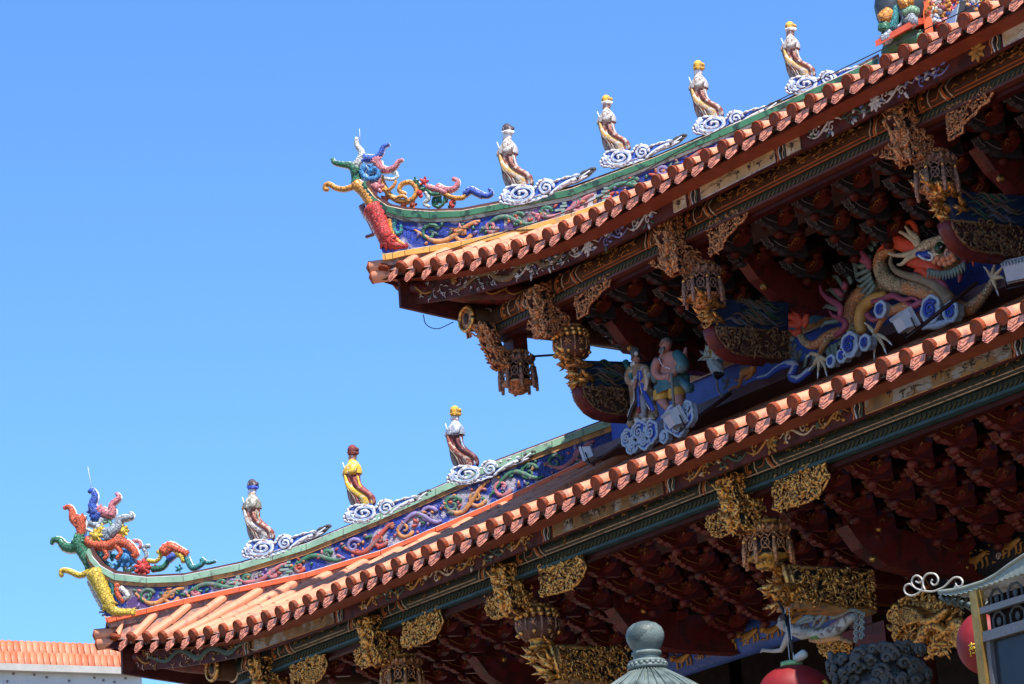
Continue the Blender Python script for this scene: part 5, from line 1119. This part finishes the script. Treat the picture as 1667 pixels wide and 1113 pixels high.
# crane beside them
w7 = lambda x, y: (1140 + x / 7.95, 560 + y / 7.95); Cq = lambda x, y, o=0: onY(*w7(x, y), 19.15 - o)
t = thing('crane_statue', 'white and yellow winged crane sculpture with black tail against the blue wall ridge', 'bird statue', Cq(300, 400))
b = MB(); b.tube(cr([Cq(100, 170, .05), Cq(170, 250, .06), Cq(230, 340, .06), Cq(290, 390, .05)], 3), [.03, .06, .07, .03], white, n=8); b.tube(cr([Cq(95, 200, .05), Cq(110, 290, .05), Cq(190, 350, .05), Cq(215, 480, .05), Cq(230, 590, .05), Cq(300, 690, .05)], 3), .012, M('crane_grey', (.34, .32, .31)), n=5); b.tube(cr([Cq(190, 330, .08), Cq(230, 400, .08), Cq(300, 380, .08)], 3), [.03, .05, .01], black, n=6); b.build('body', t)
b = MB(); rnd = random.Random(2)
for i in range(46): a = rnd.uniform(-.3, 3.4); c = Cq(rnd.uniform(40, 260), rnd.uniform(110, 190), .09); d = X * math.cos(a) + Z * math.sin(a); b.tube([c, c + d * .05, c + d * .10], [.010, .014, .003], white if i % 4 else MO['yellow'], n=4)
b.build('wing', t)
t = thing('deer_statue', 'small orange deer sculpture with pine tufts under the middle carved boat bracket', 'animal statue', Cq(600, 500))
b = MB(); og = M('deer_orange', (.52, .20, .05), .5, var=.2)
b.tube(cr([Cq(540, 380, .08), Cq(600, 360, .08), Cq(670, 340, .08), Cq(690, 280, .08), Cq(685, 230, .08)], 3), [.035, .045, .045, .03, .02], og, n=9)
for p in ([(550,380),(530,450),(500,540),(430,560),(370,600)], [(660,350),(655,410),(600,440),(585,470)], [(560,370),(520,460),(450,465)]): b.tube(cr([Cq(x_, y_, .09) for x_, y_ in p], 3), [.024, .016, .012], og, n=6)
b.tube([Cq(690, 235, .08), Cq(660, 215, .10)], [.025, .012], og, n=6); b.build('body', t)
b = MB()
for cx_, cy_ in ((580, 270), (350, 500), (1170, 60), (1240, 170)):
    for i in range(34): a = rnd.uniform(0, 6.28); d = X * math.cos(a) + Z * math.sin(a) - Y * .3; c = Cq(cx_, cy_, .07); b.tube([c, c + d * rnd.uniform(.05, .085)], [.005, .003], M('pine_grey', (.17, .20, .19)), n=3)
b.build('pine_tuft', t)

# ------------------------------------------------------------------ floodlights
def flood(p, s, label, face, rodto=None, dark=False, fins=True):
    t = thing('floodlight', label, 'floodlight', p, group='floodlights on the roofs'); f = Vector(face).normalized(); r_ = f.cross(Z).normalized(); u = r_.cross(f); m = black if dark else greyp
    b = MB(); b.hexa([p - r_ * s * .55 - u * s * .4 - f * s * .1, p + r_ * s * .55 - u * s * .4 - f * s * .1, p + r_ * s * .42 - u * s * .3 - f * s * .55, p - r_ * s * .42 - u * s * .3 - f * s * .55,
                      p - r_ * s * .55 + u * s * .4 - f * s * .1, p + r_ * s * .55 + u * s * .4 - f * s * .1, p + r_ * s * .42 + u * s * .3 - f * s * .55, p - r_ * s * .42 + u * s * .3 - f * s * .55], m)
    b.box(p + f * s * .0, (s * 1.2, s * .14, s * .9), m, r_, f, u)
    if fins:
        for i in range(8): b.box(p - f * s * .35 + u * s * .36 + r_ * s * (-.45 + i * .13), (s * .03, s * .5, s * .16), m, r_, f, u)
    b.build('housing', t)
    b = MB(); b.box(p + f * s * .08, (s * 1.05, s * .03, s * .76), M('lens_glass', (.35, .38, .40), .1), r_, f, u); b.build('lens', t)
    b = MB(); 
    for sg in (-1, 1): b.tube([p + r_ * s * .6 * sg - f * s * .2, p + r_ * s * .6 * sg - f * s * .25 - u * s * .6], s * .04, MATS['black_paint'], n=5)
    b.tube([p + r_ * s * .6 - f * s * .25 - u * s * .6, p - r_ * s * .6 - f * s * .25 - u * s * .6], s * .04, black, n=5)
    if rodto is not None: b.tube([p - f * s * .25 - u * s * .6, rodto], .018, M('rod', (.05, .02, .02)), n=6)
    b.build('bracket', t)
flood(onY(952, 742, 18.2), .17, 'small pale floodlight fixed at the end of the lower ridge by the blue scroll panel', (-.6, -.5, -.2), onY(1060, 690, 18.6), fins=False)
flood(onY(1105, 678, 18.2), .20, 'grey finned floodlight at the feet of the bare chested statue', (.3, 1, .5), onY(1190, 640, 18.8))
flood(onY(1480, 520, 18.4), .20, 'grey finned floodlight in front of the large wall dragon', (.3, 1, .5), onY(1590, 460, 18.9))
flood(onY(1660, 438, 18.5), .22, 'grey floodlight at the right edge beyond the dragon claw', (-.5, 1, .5))
flood(onY(1552, 42, 18.3), .34, 'black floodlight on the upper roof in front of the mosaic gable', (-.4, -.9, .3), dark=True, fins=False)

# ------------------------------------------------------------------ gable end ornament at the top right
gC = CU; G = lambda x, y, o=0: onD(1380 + x / 5.81, 0 + y / 5.81, gC, o)
t = thing('gable_stage', 'orange red ledge with mosaic filled panel high on the upper roof', 'roof ornament', G(600, 300))
b = MB(); A = [G(262, 440, .35), G(640, 232, .35), G(840, 195, .1), G(560, 380, .0)]; A = [G(265, 440, .25), G(635, 235, .25), G(845, 195, -.35), G(520, 330, -.35)]
b.prism(A, (0, 0, .06), M('ledge_red', (.50, .07, .025), .5)); b.box(G(745, 60, -.05), (.08, .08, 1.2), orangeb, DU, DN); b.box(G(690, 60, -.25), (.25, .3, 1.3), maroon, DU, DN)
b.build('ledge', t)
b = MB(); pm = [G(770, 330, -.1), G(1000, 300, -.1), G(1500, 120, -.1), G(1500, -200, -.1), G(770, -200, -.1)]; b.prism(pm, DN * -.25, blue); rnd = random.Random(12)
for i in range(230):
    c = G(rnd.uniform(770, 1500), rnd.uniform(-180, 210), -.06); an = rnd.uniform(0, 6.28); d = DU * math.cos(an) + Z * math.sin(an); q = rnd.uniform(.05, .10)
    mm = MO[rnd.choice(['orange', 'white', 'pink', 'blue', 'orange', 'white', 'red'])]
    if i % 3: b.tube([c, c + d * q * .6 + DN * .04, c + d * q * 1.2], [.02, .04, .01], mm, n=6)
    else: b.tube(spiral(c + DN * .03, DU, Z, q * .6, 1.1, 10), [.028, .014], mm, n=6)
b.build('mosaic_panel', t)
b = MB(); b.tube(cr([G(360, 530, 0), G(430, 440, 0), G(540, 390, 0), G(700, 370, 0)], 4), [.06, .10, .12, .1], dgreen, n=10); b.build('ridge_end', t)
t = thing('opera_figure_statue', 'green and orange robed warrior figures standing on the orange ledge at top right', 'statue', G(470, 300))
b = MB(); dk = M('warrior_dark', (.04, .05, .06), .5, var=.4)
b.tube([G(360, 350, .1), G(385, 290, .1), G(400, 180, .1), G(395, 60, .1), G(400, -60, .1), G(400, -180, .1)], [.05, .07, .13, .15, .14, .08], dk, n=10)
b.tube([G(600, 230, .05), G(605, 170, .05), G(600, 80, .05), G(590, -40, .05), G(590, -180, .05)], [.06, .09, .13, .13, .07], dk, n=10)
for c, q in ((G(395, -230, .1), .08), (G(590, -230, .05), .08)): b.ball(c, q, skin, 8, 7)
b.build('figure', t)
b = MB()
for pts, m_, w in (([(320,380),(380,350),(390,290)], MO['grey'], .06), ([(640,215),(610,200),(600,140)], MO['grey'], .065), ([(345,285),(350,250),(375,220)], MO['green'], .07), ([(335,190),(365,150),(400,100)], MO['orange'], .08), ([(530,130),(600,100),(660,120)], MO['lime'], .06), ([(510,50),(560,20),(600,30)], MO['orange'], .085), ([(420,280),(440,180),(460,60)], MO['teal'], .05), ([(410,260),(500,240),(520,160),(470,60),(440,-20)], MO['grey'], .02), ([(540,230),(570,190),(560,150)], dk, .05)):
    b.tube(cr([G(x_, y_, .2) for x_, y_ in pts], 4), [w, w, w * .8], m_, n=7)
b.build('costume', t)

# ------------------------------------------------------------------ lanterns
def ptm(px_, py_, y): p = onY(px_, py_, y); return p, -((R.transposed() @ (p - CAM)).z) / F
def lantern(px_, py_, y, rx, rz, label, top, gs):
    c, s = ptm(px_, py_, y); rx *= s; rz *= s; t = thing('paper_lantern', label, 'lantern', c, group='red lanterns')
    b = MB(); n = 32; rows = []
    for i in range(15):
        th = math.pi * (i + .8) / 15.6; rows.append([c + Vector((rx * math.sin(th) * (1 - .02 * (j % 2)) * math.cos(6.283 * j / n), rx * math.sin(th) * (1 - .02 * (j % 2)) * math.sin(6.283 * j / n), rz * math.cos(th))) for j in range(n)])
    b.grid(rows, lantern_m, True, True); b.build('shade', t)
    b = MB(); b.lathe(c, [(rx * .30, rz * .93), (rx * .30, rz * 1.12), (rx * .22, rz * 1.13)], M('lantern_cap', (.25, .42, .16), .35, .3), 14); b.build('cap', t); b = MB(); b.lathe(c, [(rx * .30, -rz * 1.1), (rx * .30, -rz * .93)], MATS['lantern_cap'], 14); b.build('cap', t)
    b = MB(); rnd = random.Random(gs); F_ = lambda a, z: c + Vector((rx * 1.01 * math.sqrt(max(0, 1 - z * z)) * math.cos(a), rx * 1.01 * math.sqrt(max(0, 1 - z * z)) * math.sin(a), rz * z))
    for a0, z0 in top:
        for (u, v, u2, v2) in ((-.12, .12, .12, .14), (0, .2, 0, -.05), (-.14, 0, .14, .02), (-.1, -.05, -.14, -.2), (.1, -.05, .15, -.2), (-.05, .08, -.1, -.02), (.05, .08, .12, -.02), (-.06, -.12, .08, -.12)):
            b.tube([F_(a0 + u, z0 + v), F_(a0 + (u + u2) / 2, z0 + (v + v2) / 2 + .01), F_(a0 + u2, z0 + v2)], rx * .028, M('gold_writing', (.75, .48, .05), .4, .4), n=4)
    b.build('writing', t)
    return t, c, rz
tl, c_, rz_ = lantern(1293, 1128, 16.2, 60, 46, 'large red lantern with pale green cap hanging at the bottom under the flying figure', [(.38, .08)], 1)
b = MB()
for dx in (-.02, .03): b.tube([c_ + Vector((dx, 0, rz_)), c_ + Vector((dx, 0, rz_ + .45))], .003, white, n=4)
b.tube([c_ + Vector((.03, 0, rz_ + .1)), c_ + Vector((.0, 0, rz_ + .35)), onY(1283, 1020, 16.2), onY(1276, 995, 16.2), onY(1268, 980, 16.4)], .014, black, n=6)
b.build('cord', tl)
b = MB(); p = onY(1303, 1069, 16.2); b.tube([p - X * .05 - Z * .01, p + X * .05 + Z * .015], .036, M('camera_white', (.45, .44, .38), .5), n=12); b.build('connector', tl)
lantern(1603, 1047, 15.2, 46, 52, 'red lantern with gold writing partly hidden behind the brass kiosk post', [(-1.22, -.28)], 2)

# ------------------------------------------------------------------ kiosk at the lower right
yk = 12.0; K = lambda x, y, o=0: onY(1540 + x / 5.23, 900 + y / 5.23, yk + o)
t = thing('kiosk', 'small glazed kiosk with curved corrugated roof edge, brass corner post and aluminium rails', 'kiosk', (K(260, 400).x + .5, yk, 0))
top = [(-60, 330), (60, 318), (180, 290), (320, 245), (420, 190), (520, 115), (664, 20), (820, -70)]; low = [(-60, 345), (60, 352), (180, 330), (320, 278), (420, 250), (520, 215), (664, 165), (820, 110)]
b = MB(); P_ = []; n = 26
T = [K(lerp(-60, 820, i / 60), interp(top, lerp(-60, 820, i / 60))) for i in range(61)]; Lo = [K(lerp(-60, 820, i / 60), interp(low, lerp(-60, 820, i / 60)) + (0, 9, 16)[i % 3]) for i in range(61)]
zm_ = M('zinc_edge', (.26, .28, .22), .45, .2, var=.2, dirt=(.25, .25, .18), amt=.3, dscale=9)
b.grid([T, [p - Y * .01 for p in Lo]], zm_); b.grid([[p + Y * .02 for p in T], [p + Y * .02 for p in Lo]], zm_)
for o_, m_ in ((0, zm_),):
    rows = []
    for i in range(61): rows.append([Lo[i] + Vector((0, .02 + j * .18, -j * .015 + .02 * (i % 2))) + (T[i] - Lo[i]) * (.2 if j == 0 else .5) for j in range(8)])
    b.grid(rows, M('sheet_underside', (.36, .42, .48), .4, var=.25, dirt=(.2, .22, .2), amt=.3, dscale=6))
b.tube(T, .012, zm_, n=6)
# left side return of the roof edge
for i in range(14): c = Lo[2] + Vector((-.02 - i * .012, i * .06, -.004 * i)); b.tube([c, c + Vector((.03, .03, -.05)), c + Vector((.05, .08, .05))], .014, zinc, n=4)
sd = [Lo[0], Lo[0] + Vector((.06, 1.4, -.02)), Lo[18] + Vector((0, 1.4, .05)), Lo[18]]; b.add(sd, [(0, 1, 2, 3)], zinc)
b.build('roof', t)
brass = M('brass', (.38, .22, .06), .35, .6, var=.35, scale=5)
b = MB(); pa, pb = K(235, 325), K(290, 1113); pz = Vector((pa.x, yk, 0)); b.box((pa.x + .0, yk + .02, pa.z / 2), (.056, .056, pa.z), brass); b.build('post', t)
b = MB(); xr_ = pa.x + .03
for (pq, h) in (((300, 490), .035), ((310, 715), .055)):
    zc = K(*pq).z; b.box((xr_ + .75, yk + .02, zc), (1.5, .04, h), metal)
b.box((xr_ + .02, yk + .03, 1.5), (.03, .03, K(310, 715).z * 2 - 3.0), metal); b.build('rail', t)
b = MB(); zc = K(310, 715).z; b.box((xr_ + .77, yk + .05, zc / 2), (1.5, .012, zc - .05), M('dark_glass', (.03, .035, .04), .15, spec=.25, bump=0, var=.1)); b.build('window', t)
b = MB()
for row, (z_) in enumerate((K(380, 380).z, K(400, 575).z)):
    for i in range(5):
        c = Vector((xr_ + .09 + i * .15, yk + .05, z_)); rr = .048
        b.tube([c + X * (rr * (1 + .25 * (i % 2)) * math.cos(a)) + Z * (rr * 1.15 * math.sin(a)) for a in [q * .785 + .39 for q in range(9)]], .008, stone, n=5); b.ball(c, (.02, .01, .025), stone, 6, 5)
b.box((xr_ + .75, yk + .08, (K(380, 380).z + zc) / 2), (1.5, .02, K(380, 300).z - zc), darkin); b.build('vent_tile', t)
b = MB()
ri = M('painted_iron', (.50, .45, .36), .5, var=.2)
I_ = lambda x, y: onY(1200 + x / 2.57, 680 + y / 2.57, yk)
I_ = lambda x, y: onY(1407 + x / 4.757, 879 + y / 4.757, yk)
for pts in ([(372,352),(350,340),(322,350),(310,380),(325,415),(370,430),(425,405),(455,355),(445,300),(410,275),(378,290),(368,330),(390,365),(440,388),(520,398),(570,385),(620,360),(665,315),(700,290),(740,292),(762,322),(750,355),(722,358),(708,335)],
            [(470,385),(455,340),(462,290),(495,260),(545,262),(572,295),(565,335),(538,348),(518,328),(528,305)], [(400,320),(425,330),(445,320)]):
    b.tube(cr([I_(*q) for q in pts], 6), .0055, ri, n=7)
b.build('iron_scroll', t)
b = MB(); b.tube(cr([onY(*q8(*q), 18.78) for q in [(785,610),(830,600),(870,640),(900,655),(940,640),(965,625)]], 4), [.03, .04, .035, .02], gold, n=7, rings=True)
for q in ([(800,620),(840,635),(820,650)], [(870,650),(880,670),(860,665)], [(890,640),(905,600),(880,605)]): b.tube([onY(*q8(*w), 18.78) for w in q], [.02, .012], gold, n=5)
b.build('gilt_dragon', temple)

# ------------------------------------------------------------------ grey ribbed roof with knob finial in the foreground
c, s = ptm(1052, 1060, 11.0); t = thing('ribbed_roof', 'grey green ribbed conical roof with round knob finial in front of the temple', 'pavilion roof', (c.x, c.y, 0))
o = Vector((c.x, c.y, c.z))
b = MB(); pr_ = [(0, 49), (10, 48.5), (20, 45), (28, 38), (31.5, 29), (31, 20), (27, 10), (22, 3), (20, 0), (24, -1), (25, -6), (21, -8), (22, -10), (22, -15)]
b.lathe(o, [(r_ * s, z_ * s) for r_, z_ in pr_], zinc, 40)
for z_ in (-19, -27): b.tube([o + Vector(((29 if z_ < -20 else 27) * s * math.cos(a), (29 if z_ < -20 else 27) * s * math.sin(a), z_ * s)) for a in [i * .1963 for i in range(33)]], 4 * s, zinc, n=8)
for j in range(20): a = j * .314; b.ball(o + Vector((30 * s * math.cos(a), 30 * s * math.sin(a), -23 * s)), 4 * s, zinc, 7, 5)
b.lathe(o, [(24 * s, -14 * s), (28 * s, -31 * s), (27 * s, -34 * s)], zinc, 24); b.build('finial', t)
b = MB(); n = 120; prf = [(27, -33), (45, -44), (70, -60), (105, -85), (150, -120), (210, -150)]
rows = [[o + Vector((r_ * s * (1 + (.0 if j % 4 else .0)) * math.cos(6.283 * j / n), r_ * s * math.sin(6.283 * j / n), (z_ + (2.2 if j % 4 in (0, 1) else 0) * min(1, r_ / 50)) * s)) for j in range(n)] for r_, z_ in prf]
b.grid(rows, zinc, False, True)
for j in range(40): a = 6.283 * (j + .12) / 40; b.tube([o + Vector((r_ * s * math.cos(a), r_ * s * math.sin(a), (z_ + 2) * s)) for r_, z_ in prf], [1.2 * s, 2.0 * s, 3.2 * s, 4 * s], zinc, n=6)
b.build('ribbed_cone', t)
b = MB()
for j in range(6): a = j * 1.047; b.lathe(o + Vector((120 * s * math.cos(a), 120 * s * math.sin(a), -o.z)), [(.08, 0), (.08, o.z - 110 * s)], stone, 10)
b.build('column', t)

# ------------------------------------------------------------------ neighbouring building
def far(px_, py_, d): r_ = ray(px_, py_); return CAM + r_ * d
A = far(-60, 1041.5, 78); B = far(260, 1050.5, 80); B.z = A.z; u = (B - A); u.z = 0; L_ = u.length * 3; u.normalize(); nrm = Vector((-u.y, u.x, 0)); 
if nrm.dot(CAM - A) < 0: nrm = -nrm
# keep the parapet level: choose far end at the level of the near end along its pixel column
r_ = ray(260, 1053); B = CAM + r_ * ((A.z - 1.6) / r_.z); u = (B - A).normalized(); L_ = (B - A).length; nrm = Vector((-u.y, u.x, 0)); nrm = nrm if nrm.dot(CAM - A) > 0 else -nrm
bt = thing('apartment_block', 'low pale tiled building with orange roof tile parapet behind the lower left corner', 'building', (A.x, A.y, 0))
h1 = (far(20, 1079, 78).z - A.z) * -1; h1 = abs(h1); 
O_ = A - u * 12; LL = L_ * .9 + 12; ct = O_ + u * (LL / 2)
b = MB(); b.box(ct - nrm * 3 + Z * (-h1 - .16) - Z * (A.z - h1 - .16) / 2, (LL, 6, A.z - h1 - .16), M('mosaic_wall', (.52, .54, .54), .7, var=.06, scale=.4), u, nrm); 
k_ = 0; rnd = random.Random(9); W0 = ct - nrm * 3 + nrm * 3.0
dotm = M('dark_tessera', (.16, .12, .12), .6)
for i in range(int(LL / .30)):
    for j in range(4):
        if rnd.random() < .75: b.box(O_ + u * (i * .30 + rnd.uniform(0, .24)) + nrm * .006 - Z * (h1 + .19 + j * .22 + rnd.uniform(0, .2)), (.055, .02, .05), dotm, u, nrm)
for i in range(int(LL / .09)): b.box(O_ + u * (i * .09) + nrm * .002 - Z * (h1 + 1.1), (.008, .006, 1.5), M('grout', (.40, .41, .41), .8), u, nrm)
b.build('wall', bt)
b = MB(); b.box(ct - nrm * 2.9 - Z * (h1 + .08), (LL, 6.3, .16), M('concrete_band', (.40, .38, .34), .7, var=.2, scale=1), u, nrm); b.build('cornice', bt)
tm = [M('parapet_tile_' + 'abc'[i], c_, .5, var=.12, scale=1.5) for i, c_ in enumerate(((.52, .15, .065), (.47, .12, .05), (.56, .18, .09)))]
b = MB(); w_ = .16; hh = h1 / 2
for row in range(2):
    for i in range(int(LL / w_)):
        c = O_ + u * (i * w_ + row * .05) + nrm * (.12 + row * .10) - Z * (hh * (row + .5)); b.tube([c + Z * hh * .5 - nrm * .10, c - Z * hh * .52], .085 + rnd.uniform(-.004, .004), tm[rnd.randrange(3)], n=8, squash=(nrm, .08))
b.box(ct - nrm * 2.9 - Z * (h1 / 2 + .02), (LL, 5.9, h1 - .1), MATS['parapet_tile_b'], u, nrm); b.build('tile_parapet', bt)

# ------------------------------------------------------------------ wires
def wire(name, label, P, r_=.006, cat='cable'):
    m = MB(); m.tube(cr(P, 5), r_, black, n=5); o = m.build(name); o['label'] = label; o['category'] = cat
wire('cable', 'thin black cable strung just above the upper eave tiles', [onY(*p, 16.98) for p in [(655, 430), (735, 405), (950, 333), (1130, 232), (1420, 88), (1560, 22), (1660, -30)]], .005)
wire('drip_cable', 'short black cable loop sagging below the upper left eave corner', [onY(*p, 17.2) for p in [(689, 512), (694, 528), (712, 535), (738, 524)]], .005)
wire('ridge_cable', 'thin brown wire lying along the upper ridge mosaic', [onD(*p, CU, .17) for p in [(590, 330), (622, 345), (700, 366), (790, 373), (880, 372), (960, 352)]], .005)
wire('tie_cable', 'dark rods crossing between the two left hanging pendants', [onY(*p, 17.9) for p in [(868, 580), (915, 576), (960, 565)]], .012)
